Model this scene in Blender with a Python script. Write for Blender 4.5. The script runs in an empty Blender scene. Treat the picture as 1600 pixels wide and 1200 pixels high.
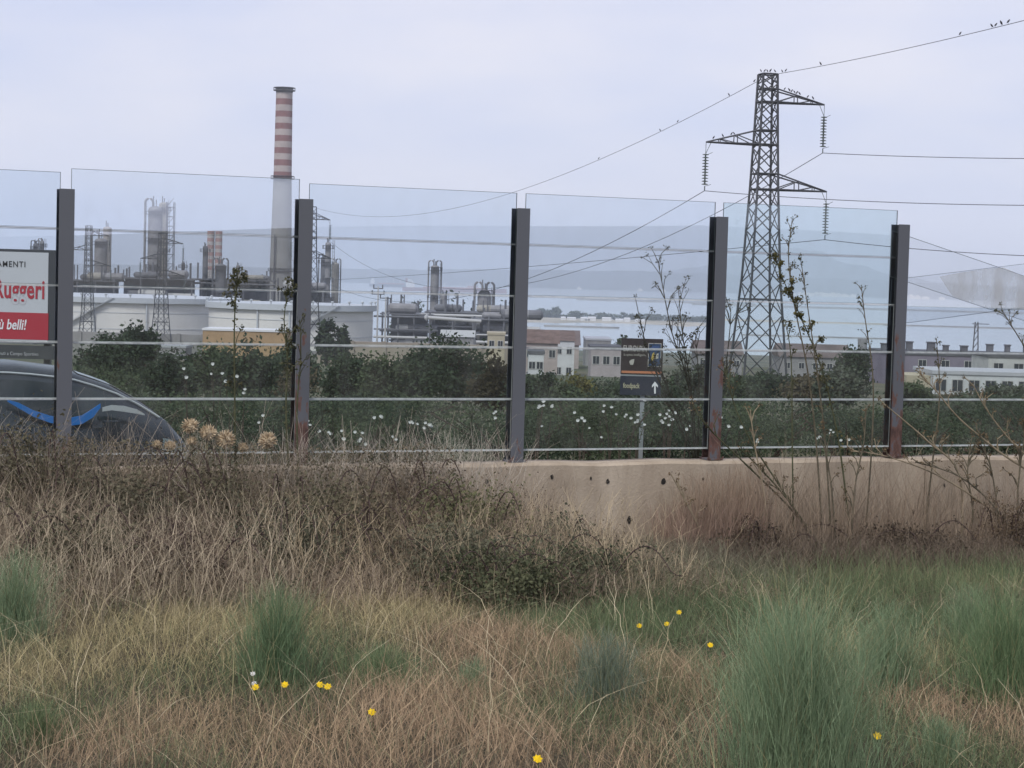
import bpy, math, random
import numpy as np
from mathutils import Vector, Matrix

random.seed(7)
RNG = np.random.default_rng(11)
SC = bpy.context.scene
COL = SC.collection
R = math.radians

# ------------------------------------------------------------------ camera
E = 60.0                      # eye height above the sea (sea is z = 0)
F = 3000.0                    # focal length in pixels of the 1600 px wide photograph
PITCH = math.atan(170 / F)
ROLL = R(1.6)
fw = Vector((0, math.cos(PITCH), -math.sin(PITCH)))
r0 = Vector((1, 0, 0))
u0 = Vector((0, math.sin(PITCH), math.cos(PITCH)))
CR = math.cos(ROLL) * r0 + math.sin(ROLL) * u0
CU = math.cos(ROLL) * u0 - math.sin(ROLL) * r0
EYE = Vector((0, 0, E))
cam_d = bpy.data.cameras.new('camera')
cam = bpy.data.objects.new('camera', cam_d)
COL.objects.link(cam)
cam_d.sensor_width = 36.0
cam_d.lens = 36.0 * F / 1600
cam_d.clip_start = 0.1
cam_d.clip_end = 60000
m = Matrix((CR, CU, -fw)).transposed().to_4x4()
m.translation = EYE
cam.matrix_world = m
SC.camera = cam

# ------------------------------------------------------------------ sky, sun, exposure
SUN_EL, SUN_AZ = R(48), R(205)      # high behind the camera, a little to the left
w = bpy.data.worlds.new('World'); SC.world = w; w.use_nodes = True
nt = w.node_tree; nt.nodes.clear()
def N(t, typ, **kw):
    n = t.nodes.new(typ)
    for k, v in kw.items(): setattr(n, k, v)
    return n
sky = N(nt, 'ShaderNodeTexSky', sky_type='NISHITA')
sky.sun_disc = False; sky.sun_elevation = SUN_EL; sky.sun_rotation = SUN_AZ
bg1 = N(nt, 'ShaderNodeBackground'); bg1.inputs[1].default_value = 0.08
nt.links.new(sky.outputs[0], bg1.inputs[0])
tc = N(nt, 'ShaderNodeTexCoord'); mp = N(nt, 'ShaderNodeMapping')
mp.inputs['Scale'].default_value = (3.0, 3.0, 10.0)
mp.inputs['Location'].default_value = (0.3, 0.0, 0.15)
nz = N(nt, 'ShaderNodeTexNoise'); nz.inputs['Scale'].default_value = 1.6; nz.inputs['Detail'].default_value = 5; nz.inputs['Roughness'].default_value = 0.5
rp = N(nt, 'ShaderNodeValToRGB')
rp.color_ramp.elements[0].position = 0.36; rp.color_ramp.elements[0].color = (0.57, 0.605, 0.80, 1)
rp.color_ramp.elements[1].position = 0.66; rp.color_ramp.elements[1].color = (0.76, 0.735, 0.82, 1)
bg2 = N(nt, 'ShaderNodeBackground'); bg2.inputs[1].default_value = 0.665
mx = N(nt, 'ShaderNodeMixShader'); mx.inputs[0].default_value = 0.86
ow = N(nt, 'ShaderNodeOutputWorld')
nt.links.new(tc.outputs['Generated'], mp.inputs[0]); nt.links.new(mp.outputs[0], nz.inputs['Vector'])
nt.links.new(nz.outputs['Fac'], rp.inputs[0]); nt.links.new(rp.outputs[0], bg2.inputs[0])
nt.links.new(bg1.outputs[0], mx.inputs[1]); nt.links.new(bg2.outputs[0], mx.inputs[2]); nt.links.new(mx.outputs[0], ow.inputs[0])

sl = bpy.data.lights.new('sun', 'SUN'); sl.energy = 1.5; sl.angle = R(14); sl.color = (1.0, 0.95, 0.88)
so = bpy.data.objects.new('sun', sl); COL.objects.link(so)
sd = Vector((math.sin(SUN_AZ) * math.cos(SUN_EL), math.cos(SUN_AZ) * math.cos(SUN_EL), math.sin(SUN_EL)))
so.rotation_euler = sd.to_track_quat('Z', 'Y').to_euler()
so.location = (0, -20, E + 60)

vs = SC.view_settings
vs.view_transform = 'Standard'; vs.look = 'None'; vs.gamma = 1.0; vs.exposure = 0.88; vs.use_curve_mapping = False
cy = SC.cycles
cy.max_bounces = 6; cy.diffuse_bounces = 2; cy.glossy_bounces = 3; cy.transparent_max_bounces = 24
cy.volume_bounces = 1; cy.transmission_bounces = 4
cy.sample_clamp_indirect = 4.0; cy.caustics_reflective = False; cy.caustics_refractive = False
cy.use_denoising = True

# ------------------------------------------------------------------ picture <-> place
def ray(px, py):
    return fw + CR * ((px - 800) / F) + CU * ((600 - py) / F)
def V(px, py, Y):
    d = ray(px, py)
    return EYE + d * (Y / d.y)
def proj(p):
    q = Vector(p) - EYE
    z = q.dot(fw)
    return (800 + F * q.dot(CR) / z, 600 - F * q.dot(CU) / z)
def proj_np(P):
    q = P - np.array(EYE)
    z = q @ np.array(fw)
    return 800 + F * (q @ np.array(CR)) / z, 600 - F * (q @ np.array(CU)) / z

# the line of the wall and the fence: 2.15 m bays receding to the right
FD = Vector((0.9222, 0.3867, 0)).normalized()
FNB = Vector((-FD.y, FD.x, 0))        # away from the camera
BAY = 2.145
FP = V(803, 722, 18.38)               # foot of the third post in view
WALLTOP = FP.z
def fence(t, s, z):                    # t metres along, s metres behind the fence line
    return Vector((FP.x + FD.x * t + FNB.x * s, FP.y + FD.y * t + FNB.y * s, z))
def ts(x, y):
    dx, dy = x - FP.x, y - FP.y
    return dx * FD.x + dy * FD.y, dx * FNB.x + dy * FNB.y
def near_z(x, y):
    t, s = ts(x, y)
    yy = np.maximum(y, 0.0)
    z = E - 1.65 - 0.06 * yy + 0.05 * np.sin(x * 1.3 + 0.4) * np.sin(y * 0.9) + 0.02 * np.sin(3.1 * x + 1.7 * y)
    b = np.clip((-y - 40) / 700, 0, 1); b = b * b * (3 - 2 * b)
    z = z + b * (np.clip(14.6 + 0.061 * (x - 475), 9, 34) + 0.8 * np.sin(x * 0.023))
    return z
PROF_S = [-5, 8.6, 10, 16, 40, 130, 280, 480, 680, 880, 1180, 1480, 1600, 1750]
PROF_Z = [-2.77, -2.77, -3.1, -3.5, -5, -8.4, -15, -22, -36, -48, -54, -58.5, -60.8, -64]
def far_z(x, y):
    t, s = ts(x, y)
    f = np.clip((s - 20) / 130, 0, 1); f = f * f * (3 - 2 * f)
    u = s * (1 - f) + (y - 18) * f
    z = np.interp(u, PROF_S, PROF_Z)
    bump = np.clip((u - 12) / 60, 0, 1) * np.clip((1500 - u) / 400, 0, 1)
    return E + z + bump * (0.5 * np.sin(x * 0.05 + 1) * np.sin(y * 0.04) + 0.8 * np.sin(x * 0.013) * np.cos(y * 0.017))

# ------------------------------------------------------------------ materials
MATS = {}
def mat(name, col, rough=0.7, spec=0.3, metal=0.0, noise=0.0, scale=5.0, col2=None, bump=0.0, bscale=None, emit=None, stretch=None, coords='Object', lo=0.4, hi=0.65):
    if name in MATS: return MATS[name]
    M = bpy.data.materials.new(name); M.use_nodes = True
    t = M.node_tree; b = t.nodes['Principled BSDF']
    b.inputs['Roughness'].default_value = rough; b.inputs['Specular IOR Level'].default_value = spec; b.inputs['Metallic'].default_value = metal
    c4 = (*col, 1)
    b.inputs['Base Color'].default_value = c4
    vec = None
    if noise or col2 or bump:
        tx = N(t, 'ShaderNodeTexCoord'); mpn = N(t, 'ShaderNodeMapping')
        mpn.inputs['Scale'].default_value = stretch or (1, 1, 1)
        t.links.new(tx.outputs[coords], mpn.inputs[0]); vec = mpn.outputs[0]
    if col2 or noise:
        n1 = N(t, 'ShaderNodeTexNoise'); n1.inputs['Scale'].default_value = scale; n1.inputs['Detail'].default_value = 6; n1.inputs['Roughness'].default_value = 0.62
        t.links.new(vec, n1.inputs['Vector'])
        r_ = N(t, 'ShaderNodeValToRGB'); r_.color_ramp.elements[0].position = lo; r_.color_ramp.elements[1].position = hi
        c2 = col2 or tuple(c * (1 - noise) for c in col)
        r_.color_ramp.elements[0].color = c4; r_.color_ramp.elements[1].color = (*c2, 1)
        t.links.new(n1.outputs['Fac'], r_.inputs[0]); t.links.new(r_.outputs[0], b.inputs['Base Color'])
    if bump:
        n2 = N(t, 'ShaderNodeTexNoise'); n2.inputs['Scale'].default_value = bscale or scale * 6; n2.inputs['Detail'].default_value = 5
        t.links.new(vec, n2.inputs['Vector'])
        bp = N(t, 'ShaderNodeBump'); bp.inputs['Strength'].default_value = bump; bp.inputs['Distance'].default_value = 0.02
        t.links.new(n2.outputs['Fac'], bp.inputs['Height']); t.links.new(bp.outputs[0], b.inputs['Normal'])
    MATS[name] = M
    return M

def plant_mat(name='plant', trans=0.25):
    if name in MATS: return MATS[name]
    M = bpy.data.materials.new(name); M.use_nodes = True
    t = M.node_tree; t.nodes.clear()
    a = N(t, 'ShaderNodeAttribute', attribute_name='col')
    d = N(t, 'ShaderNodeBsdfDiffuse'); tr = N(t, 'ShaderNodeBsdfTranslucent')
    mxs = N(t, 'ShaderNodeMixShader'); mxs.inputs[0].default_value = trans
    o = N(t, 'ShaderNodeOutputMaterial')
    t.links.new(a.outputs['Color'], d.inputs[0]); t.links.new(a.outputs['Color'], tr.inputs[0])
    t.links.new(d.outputs[0], mxs.inputs[1]); t.links.new(tr.outputs[0], mxs.inputs[2]); t.links.new(mxs.outputs[0], o.inputs[0])
    MATS[name] = M
    return M

def glass_mat(name, tint, refl, dirt=0.04, stain=None, seed=0.0, reflcol=(1, 1, 1)):
    M = bpy.data.materials.new(name); M.use_nodes = True
    t = M.node_tree; t.nodes.clear()
    tp = N(t, 'ShaderNodeBsdfTransparent'); tp.inputs[0].default_value = (*tint, 1)
    gl = N(t, 'ShaderNodeBsdfGlossy'); gl.inputs['Roughness'].default_value = 0.0; gl.inputs[0].default_value = (*reflcol, 1)
    m1 = N(t, 'ShaderNodeMixShader')
    fr = N(t, 'ShaderNodeFresnel'); fr.inputs[0].default_value = 1.5
    ml = N(t, 'ShaderNodeMath', operation='MULTIPLY'); ml.inputs[1].default_value = refl / 0.04; ml.use_clamp = True
    t.links.new(fr.outputs[0], ml.inputs[0]); t.links.new(ml.outputs[0], m1.inputs[0])
    t.links.new(tp.outputs[0], m1.inputs[1]); t.links.new(gl.outputs[0], m1.inputs[2])
    # dust and dried drips
    df = N(t, 'ShaderNodeBsdfDiffuse'); df.inputs[0].default_value = (0.55, 0.54, 0.5, 1)
    tx = N(t, 'ShaderNodeTexCoord'); mpn = N(t, 'ShaderNodeMapping'); mpn.inputs['Scale'].default_value = (2.2, 2.2, 1.6); mpn.inputs['Location'].default_value = (seed, seed * 1.7, 0)
    t.links.new(tx.outputs['Object'], mpn.inputs[0])
    nz_ = N(t, 'ShaderNodeTexNoise'); nz_.inputs['Scale'].default_value = 2.2; nz_.inputs['Detail'].default_value = 7
    t.links.new(mpn.outputs[0], nz_.inputs['Vector'])
    mr = N(t, 'ShaderNodeMapRange'); mr.inputs[1].default_value = 0.42; mr.inputs[2].default_value = 0.85; mr.inputs[3].default_value = dirt * 0.35; mr.inputs[4].default_value = dirt * 2.6
    t.links.new(nz_.outputs['Fac'], mr.inputs[0])
    m2 = N(t, 'ShaderNodeMixShader'); t.links.new(mr.outputs[0], m2.inputs[0])
    t.links.new(m1.outputs[0], m2.inputs[1]); t.links.new(df.outputs[0], m2.inputs[2])
    o = N(t, 'ShaderNodeOutputMaterial'); t.links.new(m2.outputs[0], o.inputs[0])
    return M

# ------------------------------------------------------------------ object helpers
LOC = {}
def tag(o, label=None, cat=None, group=None, kind=None):
    if label: o['label'] = label
    if cat: o['category'] = cat
    if group: o['group'] = group
    if kind: o['kind'] = kind
    return o
def thing(name, label, cat, loc, group=None):
    o = bpy.data.objects.new(name, None); COL.objects.link(o); o.location = loc
    o.empty_display_size = 0.1
    LOC[o.name] = Vector(loc)
    return tag(o, label, cat, group)

class MB:
    """collects shapes in world coordinates, builds ONE mesh object"""
    def __init__(s): s.v = []; s.f = []; s.mi = []; s.cur = 0
    def add(s, vs, fs):
        b = len(s.v); s.v += [tuple(p) for p in vs]; s.f += [tuple(i + b for i in f) for f in fs]; s.mi += [s.cur] * len(fs)
        return s
    def box(s, a, b):
        x0, y0, z0 = a; x1, y1, z1 = b
        s.add([(x0,y0,z0),(x1,y0,z0),(x1,y1,z0),(x0,y1,z0),(x0,y0,z1),(x1,y0,z1),(x1,y1,z1),(x0,y1,z1)],
              [(0,3,2,1),(4,5,6,7),(0,1,5,4),(1,2,6,5),(2,3,7,6),(3,0,4,7)]); return s
    def obox(s, c, ax, ay, az, hx, hy, hz):      # oriented box: centre, three unit axes, half sizes
        c = Vector(c); P = []
        for k in (-1, 1):
            for i, j in ((-1,-1),(1,-1),(1,1),(-1,1)):
                P.append(c + ax * (hx*i) + ay * (hy*j) + az * (hz*k))
        s.add(P, [(0,3,2,1),(4,5,6,7),(0,1,5,4),(1,2,6,5),(2,3,7,6),(3,0,4,7)]); return s
    def tube(s, pts, rad, n=6, cap=True):
        pts = [Vector(p) for p in pts]
        if not hasattr(rad, '__len__'): rad = [rad] * len(pts)
        P = []; ref = None
        for i, p in enumerate(pts):
            d = (pts[min(i+1, len(pts)-1)] - pts[max(i-1, 0)]).normalized()
            if ref is None: ref = Vector((0,0,1)) if abs(d.z) < 0.9 else Vector((1,0,0))
            a = d.cross(ref).normalized(); b = d.cross(a).normalized(); 
            for k in range(n):
                an = 2*math.pi*k/n
                P.append(p + a*(rad[i]*math.cos(an)) + b*(rad[i]*math.sin(an)))
        Fc = []
        for i in range(len(pts)-1):
            for k in range(n):
                Fc.append((i*n+k, i*n+(k+1)%n, (i+1)*n+(k+1)%n, (i+1)*n+k))
        if cap:
            Fc.append(tuple(range(n-1, -1, -1))); Fc.append(tuple((len(pts)-1)*n+k for k in range(n)))
        s.add(P, Fc); return s
    def bar(s, a, b, w):                           # square bar
        return s.tube([a, b], w*0.7071, 4)
    def lathe(s, c, prof, n=24, closed=False):     # prof: (radius, z) list about a vertical axis at c
        P = []; Fc = []
        for r_, z in prof:
            for k in range(n):
                an = 2*math.pi*k/n
                P.append((c[0]+r_*math.cos(an), c[1]+r_*math.sin(an), c[2]+z))
        for i in range(len(prof)-1):
            for k in range(n):
                Fc.append((i*n+k, i*n+(k+1)%n, (i+1)*n+(k+1)%n, (i+1)*n+k))
        Fc.append(tuple(range(n-1, -1, -1))); Fc.append(tuple((len(prof)-1)*n+k for k in range(n)))
        s.add(P, Fc); return s
    def build(s, name, mats, parent=None, smooth=False):
        me = bpy.data.meshes.new(name)
        off = LOC.get(parent.name, Vector()) if parent else Vector()
        me.from_pydata([(p[0]-off.x, p[1]-off.y, p[2]-off.z) for p in s.v], [], s.f)
        for M in (mats if isinstance(mats, (list, tuple)) else [mats]): me.materials.append(M)
        if any(s.mi): me.polygons.foreach_set('material_index', s.mi)
        if smooth: me.polygons.foreach_set('use_smooth', [True]*len(me.polygons))
        o = bpy.data.objects.new(name, me); COL.objects.link(o)
        if parent:
            o.parent = parent
            if parent.parent is None: LOC[o.name] = off
        return o
    def single(s, name, mats, label, cat, group=None, smooth=False):   # a thing that is one mesh, origin at its base
        zs = [p[2] for p in s.v]; xs = [p[0] for p in s.v]; ys = [p[1] for p in s.v]
        loc = Vector(((min(xs)+max(xs))/2, (min(ys)+max(ys))/2, min(zs)))
        s.v = [(p[0]-loc.x, p[1]-loc.y, p[2]-loc.z) for p in s.v]
        o = s.build(name, mats, None, smooth); o.location = loc; LOC[o.name] = loc
        return tag(o, label, cat, group)
def sub(o): LOC[o.name] = LOC.get(o.parent.name, Vector()) if o.parent else Vector(); return o
def structure(o): o['kind'] = 'structure'; return o

def quads_obj(name, verts, quads, cols, material, parent=None, loc=None):
    """numpy mesh of quads with a per-vertex colour attribute"""
    verts = np.asarray(verts, np.float32); quads = np.asarray(quads, np.int32)
    if loc is not None: verts = verts - np.array(loc, np.float32)
    me = bpy.data.meshes.new(name)
    me.vertices.add(len(verts)); me.vertices.foreach_set('co', verts.ravel())
    nq = len(quads)
    me.loops.add(nq*4); me.loops.foreach_set('vertex_index', quads.ravel())
    me.polygons.add(nq); me.polygons.foreach_set('loop_start', np.arange(nq, dtype=np.int32)*4)
    try: me.polygons.foreach_set('loop_total', np.full(nq, 4, np.int32))
    except Exception: pass
    ca = me.attributes.new('col', 'FLOAT_COLOR', 'POINT')
    c4 = np.ones((len(verts), 4), np.float32); c4[:, :3] = cols
    ca.data.foreach_set('color', c4.ravel())
    me.materials.append(material)
    me.update(calc_edges=True); me.validate()
    o = bpy.data.objects.new(name, me); COL.objects.link(o)
    if parent: o.parent = parent
    elif loc is not None: o.location = loc
    return o

def ribbons(base, height, width, lean, nseg=3, tip=0.25, curl=0.0):
    """blades: base (n,3), height (n), width (n), lean (n,2) horizontal displacement of the tip as a share of height"""
    n = len(base); t = np.linspace(0, 1, nseg+1)
    ang = RNG.uniform(0, 2*np.pi, n); wv = np.stack([np.cos(ang), np.sin(ang)*0.6, np.zeros(n)], 1)
    wob = RNG.normal(0, 0.035, (n, nseg+1, 2)) * t[None, :, None]
    P = np.zeros((n, nseg+1, 3))
    P[:, :, 0] = base[:, None, 0] + height[:, None]*(lean[:, None, 0]*(0.35*t+0.65*t**2) + wob[:, :, 0])
    P[:, :, 1] = base[:, None, 1] + height[:, None]*(lean[:, None, 1]*(0.35*t+0.65*t**2) + wob[:, :, 1])
    l2 = np.clip(np.hypot(lean[:, 0], lean[:, 1]), 0, 1.4)
    P[:, :, 2] = base[:, None, 2] + height[:, None]*(t[None, :] - (0.32*l2[:, None]+curl)*t[None, :]**2)
    wd = width[:, None]*(1-(1-tip)*t[None, :])
    A = P - wv[:, None, :]*wd[:, :, None]*0.5; B = P + wv[:, None, :]*wd[:, :, None]*0.5
    verts = np.stack([A, B], 2).reshape(n*(nseg+1)*2, 3)
    i0 = (np.arange(n)*(nseg+1)*2)[:, None] + np.arange(nseg)[None, :]*2
    q = np.stack([i0, i0+1, i0+3, i0+2], 2).reshape(-1, 4)
    return verts, q, P
def blade_cols(n, nseg, c0, c1, var=0.25):
    f = RNG.random((n, 1)); c = np.array(c0)[None]*(1-f) + np.array(c1)[None]*f
    c = c*RNG.uniform(1-var, 1+var, (n, 1))
    return np.repeat(c, (nseg+1)*2, 0)
def leaf_quads(cent, size, flat=0.0):
    n = len(cent)
    a = RNG.normal(size=(n, 3)); a /= np.linalg.norm(a, axis=1, keepdims=True)
    b = RNG.normal(size=(n, 3)); b -= (b*a).sum(1, keepdims=True)*a; b /= np.linalg.norm(b, axis=1, keepdims=True)
    sz = (size*RNG.uniform(0.6, 1.3, n))[:, None]
    a = a*sz; b = b*sz*0.55
    v = np.stack([cent-a*0.5, cent+b*0.5, cent+a*0.5, cent-b*0.5], 1).reshape(-1, 3)
    q = np.arange(n*4).reshape(-1, 4)
    return v, q
def cat_geo(parts):
    vs_, qs, cs, b = [], [], [], 0
    for v, q, c in parts:
        vs_.append(v); qs.append(q+b); cs.append(c); b += len(v)
    return np.concatenate(vs_), np.concatenate(qs), np.concatenate(cs)

# ================================================================== THE SETTING
def grid(name, xs, ys, zf, material):
    X, Y = np.meshgrid(xs, ys); Z = zf(X, Y)
    vv = np.stack([X, Y, Z], 2).reshape(-1, 3); nx = len(xs); ny = len(ys)
    i = (np.arange(ny-1)[:, None]*nx + np.arange(nx-1)[None]).ravel()
    q = np.stack([i, i+1, i+nx+1, i+nx], 1)
    me = bpy.data.meshes.new(name); me.from_pydata(vv.tolist(), [], q.tolist())
    me.polygons.foreach_set('use_smooth', [True]*len(me.polygons)); me.materials.append(material)
    o = bpy.data.objects.new(name, me); COL.objects.link(o); o['kind'] = 'structure'
    return o

M_soil = mat('dry_soil', (0.07, 0.055, 0.038), 0.95, 0.1, col2=(0.04, 0.042, 0.024), scale=1.5, bump=0.6, bscale=30)
M_land = mat('scrub_land', (0.075, 0.085, 0.05), 0.95, 0.1, col2=(0.15, 0.13, 0.09), scale=0.03, bump=0.0)
M_asph = mat('asphalt', (0.055, 0.055, 0.058), 0.9, 0.2, col2=(0.04, 0.04, 0.042), scale=3, bump=0.3, bscale=80)

# near ground, out to the hillside behind the camera (the side of the wall the viewer stands on)
ta = np.unique(np.concatenate([np.linspace(-900, -40, 30), np.linspace(-40, 40, 161), np.linspace(40, 900, 30)]))
sa = np.unique(np.concatenate([np.linspace(-900, -40, 40), np.linspace(-40, -0.05, 90)]))
def sheet(name, ta, sa, zf, material):
    T, S = np.meshgrid(ta, sa)
    X = FP.x + FD.x*T + FNB.x*S; Y = FP.y + FD.y*T + FNB.y*S
    vv = np.stack([X, Y, zf(X, Y)], 2).reshape(-1, 3); nx = len(ta)
    i = (np.arange(len(sa)-1)[:, None]*nx + np.arange(nx-1)[None]).ravel()
    q = np.stack([i, i+1, i+nx+1, i+nx], 1)
    me = bpy.data.meshes.new(name); me.from_pydata(vv.tolist(), [], q.tolist())
    me.polygons.foreach_set('use_smooth', [True]*len(me.polygons)); me.materials.append(material)
    o = bpy.data.objects.new(name, me); COL.objects.link(o); o['kind'] = 'structure'
    return o
sheet('ground', ta, sa, near_z, M_soil)
# land beyond the wall, falling to the shore
tb = np.unique(np.concatenate([np.linspace(-2600, -200, 40), np.linspace(-200, 300, 60), np.linspace(300, 2600, 40)]))
sb = np.unique(np.concatenate([np.linspace(0.05, 60, 50), np.linspace(60, 2600, 110)]))
sheet('terrain', tb, sb, far_z, M_land)
# the road behind the wall
def strip(name, s0, s1, z, material, t0=-140, t1=260, th=0.03):
    a = MB(); c = fence((t0+t1)/2, (s0+s1)/2, z-th/2)
    a.obox(c, FD, FNB, Vector((0,0,1)), (t1-t0)/2, (s1-s0)/2, th/2)
    return structure(a.build(name, material))
strip('road', 0.4, 8.2, E-2.74, M_asph)
M_line = mat('road_paint', (0.75, 0.75, 0.72), 0.6, col2=(0.5, 0.5, 0.48), scale=4)
strip('road_marking', 0.7, 0.85, E-2.726, M_line, th=0.01)
strip('road_marking', 7.75, 7.9, E-2.726, M_line, th=0.01)
strip('road_marking', 4.25, 4.37, E-2.726, M_line, th=0.01)

# sea
Ms = bpy.data.materials.new('sea_water'); Ms.use_nodes = True
t = Ms.node_tree; b = t.nodes['Principled BSDF']
b.inputs['Base Color'].default_value = (0.46, 0.51, 0.50, 1); b.inputs['Roughness'].default_value = 0.16; b.inputs['IOR'].default_value = 1.33
tx = N(t, 'ShaderNodeTexCoord'); n1 = N(t, 'ShaderNodeTexNoise'); n1.inputs['Scale'].default_value = 0.06; n1.inputs['Detail'].default_value = 5
mpn = N(t, 'ShaderNodeMapping'); mpn.inputs['Scale'].default_value = (0.4, 1, 1)
bp = N(t, 'ShaderNodeBump'); bp.inputs['Strength'].default_value = 0.12; bp.inputs['Distance'].default_value = 1.0
t.links.new(tx.outputs['Object'], mpn.inputs[0]); t.links.new(mpn.outputs[0], n1.inputs['Vector']); t.links.new(n1.outputs['Fac'], bp.inputs['Height']); t.links.new(bp.outputs[0], b.inputs['Normal'])
grid('sea', np.linspace(-14000, 14000, 8), np.linspace(1250, 17000, 8), lambda X, Y: X*0, Ms)

# far hills and shores: crest follows a skyline, real width on both sides
M_hill = mat('far_hill_scrub', (0.06, 0.07, 0.065), 0.95, 0.05, col2=(0.11, 0.105, 0.09), scale=0.0012)
M_sand = mat('sand', (0.50, 0.44, 0.34), 0.9, 0.1, col2=(0.30, 0.27, 0.2), scale=0.01)
def ridge(name, sky_pts, Y, depth, material, base=-6.0, rough=0.04, n=160, front=None):
    px = np.array([p[0] for p in sky_pts], float); py = np.array([p[1] for p in sky_pts], float)
    xs = np.linspace(px[0], px[-1], n); top = np.interp(xs, px, py)
    prof = [(-1.0, 0), (-0.8, .18), (-0.55, .45), (-0.3, .78), (-0.12, .95), (0, 1), (0.3, .8), (0.7, .35), (1, 0)]
    vv = []; rr = random.Random(len(sky_pts)*3+int(Y))
    ph = [rr.uniform(0, 6) for _ in range(6)]
    for i, x in enumerate(xs):
        c = V(x, top[i], Y); h = c.z-base
        h *= 1+rough*sum(math.sin(x*0.05*(1.7**k)+ph[k])/(1.4**k) for k in range(6))*0.5
        for (o, g) in prof:
            dd = depth*o*(1 if o > 0 or front is None else front/depth)
            gg = g*(1+0.10*math.sin(x*0.09+o*7+ph[1])*(0 < g < 1))
            vv.append((c.x*(1+0*dd), Y+dd, base+h*gg))
    k = len(prof); q = []
    for i in range(n-1):
        for j in range(k-1): q.append((i*k+j, (i+1)*k+j, (i+1)*k+j+1, i*k+j+1))
    me = bpy.data.meshes.new(name); me.from_pydata(vv, [], q); me.materials.append(material)
    me.polygons.foreach_set('use_smooth', [True]*len(q))
    o = bpy.data.objects.new(name, me); COL.objects.link(o); o['kind'] = 'structure'
    return o
ridge('hill', [(-900, 404), (-300, 406), (100, 412), (420, 418), (620, 421), (800, 421), (1000, 424), (1150, 430), (1280, 434), (1420, 441), (1620, 449), (2000, 462), (2500, 476)], 10500, 900, M_hill)
ridge('mountain', [(700, 428), (900, 424), (1040, 424), (1110, 414), (1170, 392), (1215, 384), (1250, 389), (1300, 404), (1370, 425), (1450, 440), (1600, 450)], 13500, 1800, M_hill, rough=0.02)
# sand spit with a dark wood on it, and long low breakwaters
def spit(name, px0, px1, py_at, Yd, width, h, material):
    """low bank lying on the water; py_at gives the row of its front edge"""
    x0 = V(px0, 500, Yd).x; x1 = V(px1, 500, Yd).x
    a = MB(); n = 40; vv = []; q = []; rr = random.Random(int(px0))
    for i in range(n+1):
        f = i/n; x = x0+(x1-x0)*f; wv = width*(0.75+0.25*math.sin(f*9+px0)+rr.uniform(-.1, .1))*min(1, 8*f+.1, 8*(1-f)+.1)
        for o, g in ((-1, -1.0), (-.8, .5*h), (-.2, h), (.4, h), (1, -1.0)): vv.append((x, Yd+wv*o/2, g))
    for i in range(n):
        for j in range(4): q.append((i*5+j, (i+1)*5+j, (i+1)*5+j+1, i*5+j+1))
    a.add(vv, q); return structure(a.build(name, material))
M_rock = mat('breakwater_rock', (0.28, 0.26, 0.23), 0.95, 0.1, noise=0.4, scale=0.05)
spit('sand_spit', 690, 1110, 0, 2650, 420, 1.6, M_sand)
spit('jetty', 850, 968, 0, 2290, 14, 2.0, M_rock)
spit('breakwater', 900, 1180, 0, 5000, 60, 4, M_rock)
spit('breakwater', 1080, 1950, 0, 4700, 70, 4, M_rock)
spit('salt_pan_bank', 1060, 1400, 0, 2950, 60, 2.0, M_sand)
spit('salt_pan_bank', 1380, 1900, 0, 2900, 50, 2.0, M_rock)
spit('salt_pan_bank', 1160, 1390, 0, 2150, 12, 1.4, M_rock)

# ================================================================== WALL AND GLASS FENCE
UP = Vector((0, 0, 1))
M_conc = bpy.data.materials.new('cast_concrete'); M_conc.use_nodes = True
t = M_conc.node_tree; b = t.nodes['Principled BSDF']; b.inputs['Roughness'].default_value = 0.9; b.inputs['Specular IOR Level'].default_value = 0.15
tx = N(t, 'ShaderNodeTexCoord')
mp1 = N(t, 'ShaderNodeMapping'); mp1.inputs['Scale'].default_value = (1, 1, 0.25); mp1.inputs['Rotation'].default_value = (0, 0, 0)
n1 = N(t, 'ShaderNodeTexNoise'); n1.inputs['Scale'].default_value = 3.5; n1.inputs['Detail'].default_value = 8; n1.inputs['Roughness'].default_value = 0.65
n2 = N(t, 'ShaderNodeTexNoise'); n2.inputs['Scale'].default_value = 1.1; n2.inputs['Detail'].default_value = 6
r1 = N(t, 'ShaderNodeValToRGB')
r1.color_ramp.elements[0].position = .3; r1.color_ramp.elements[0].color = (0.30, 0.245, 0.185, 1)
r1.color_ramp.elements[1].position = .7; r1.color_ramp.elements[1].color = (0.45, 0.385, 0.30, 1)
r2 = N(t, 'ShaderNodeValToRGB'); r2.color_ramp.elements[0].position = .45; r2.color_ramp.elements[0].color = (1, 1, 1, 1)
r2.color_ramp.elements[1].position = .75; r2.color_ramp.elements[1].color = (0.6, 0.58, 0.55, 1)
mc = N(t, 'ShaderNodeMixRGB', blend_type='MULTIPLY'); mc.inputs[0].default_value = 0.8
t.links.new(tx.outputs['Object'], mp1.inputs[0]); t.links.new(mp1.outputs[0], n1.inputs['Vector']); t.links.new(tx.outputs['Object'], n2.inputs['Vector'])
t.links.new(n1.outputs['Fac'], r1.inputs[0]); t.links.new(n2.outputs['Fac'], r2.inputs[0]); t.links.new(r1.outputs[0], mc.inputs[1]); t.links.new(r2.outputs[0], mc.inputs[2]); t.links.new(mc.outputs[0], b.inputs['Base Color'])
n3 = N(t, 'ShaderNodeTexNoise'); n3.inputs['Scale'].default_value = 40; n3.inputs['Detail'].default_value = 6
bp = N(t, 'ShaderNodeBump'); bp.inputs['Strength'].default_value = 0.5; bp.inputs['Distance'].default_value = 0.01
t.links.new(tx.outputs['Object'], n3.inputs['Vector']); t.links.new(n3.outputs['Fac'], bp.inputs['Height']); t.links.new(bp.outputs[0], b.inputs['Normal'])

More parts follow.
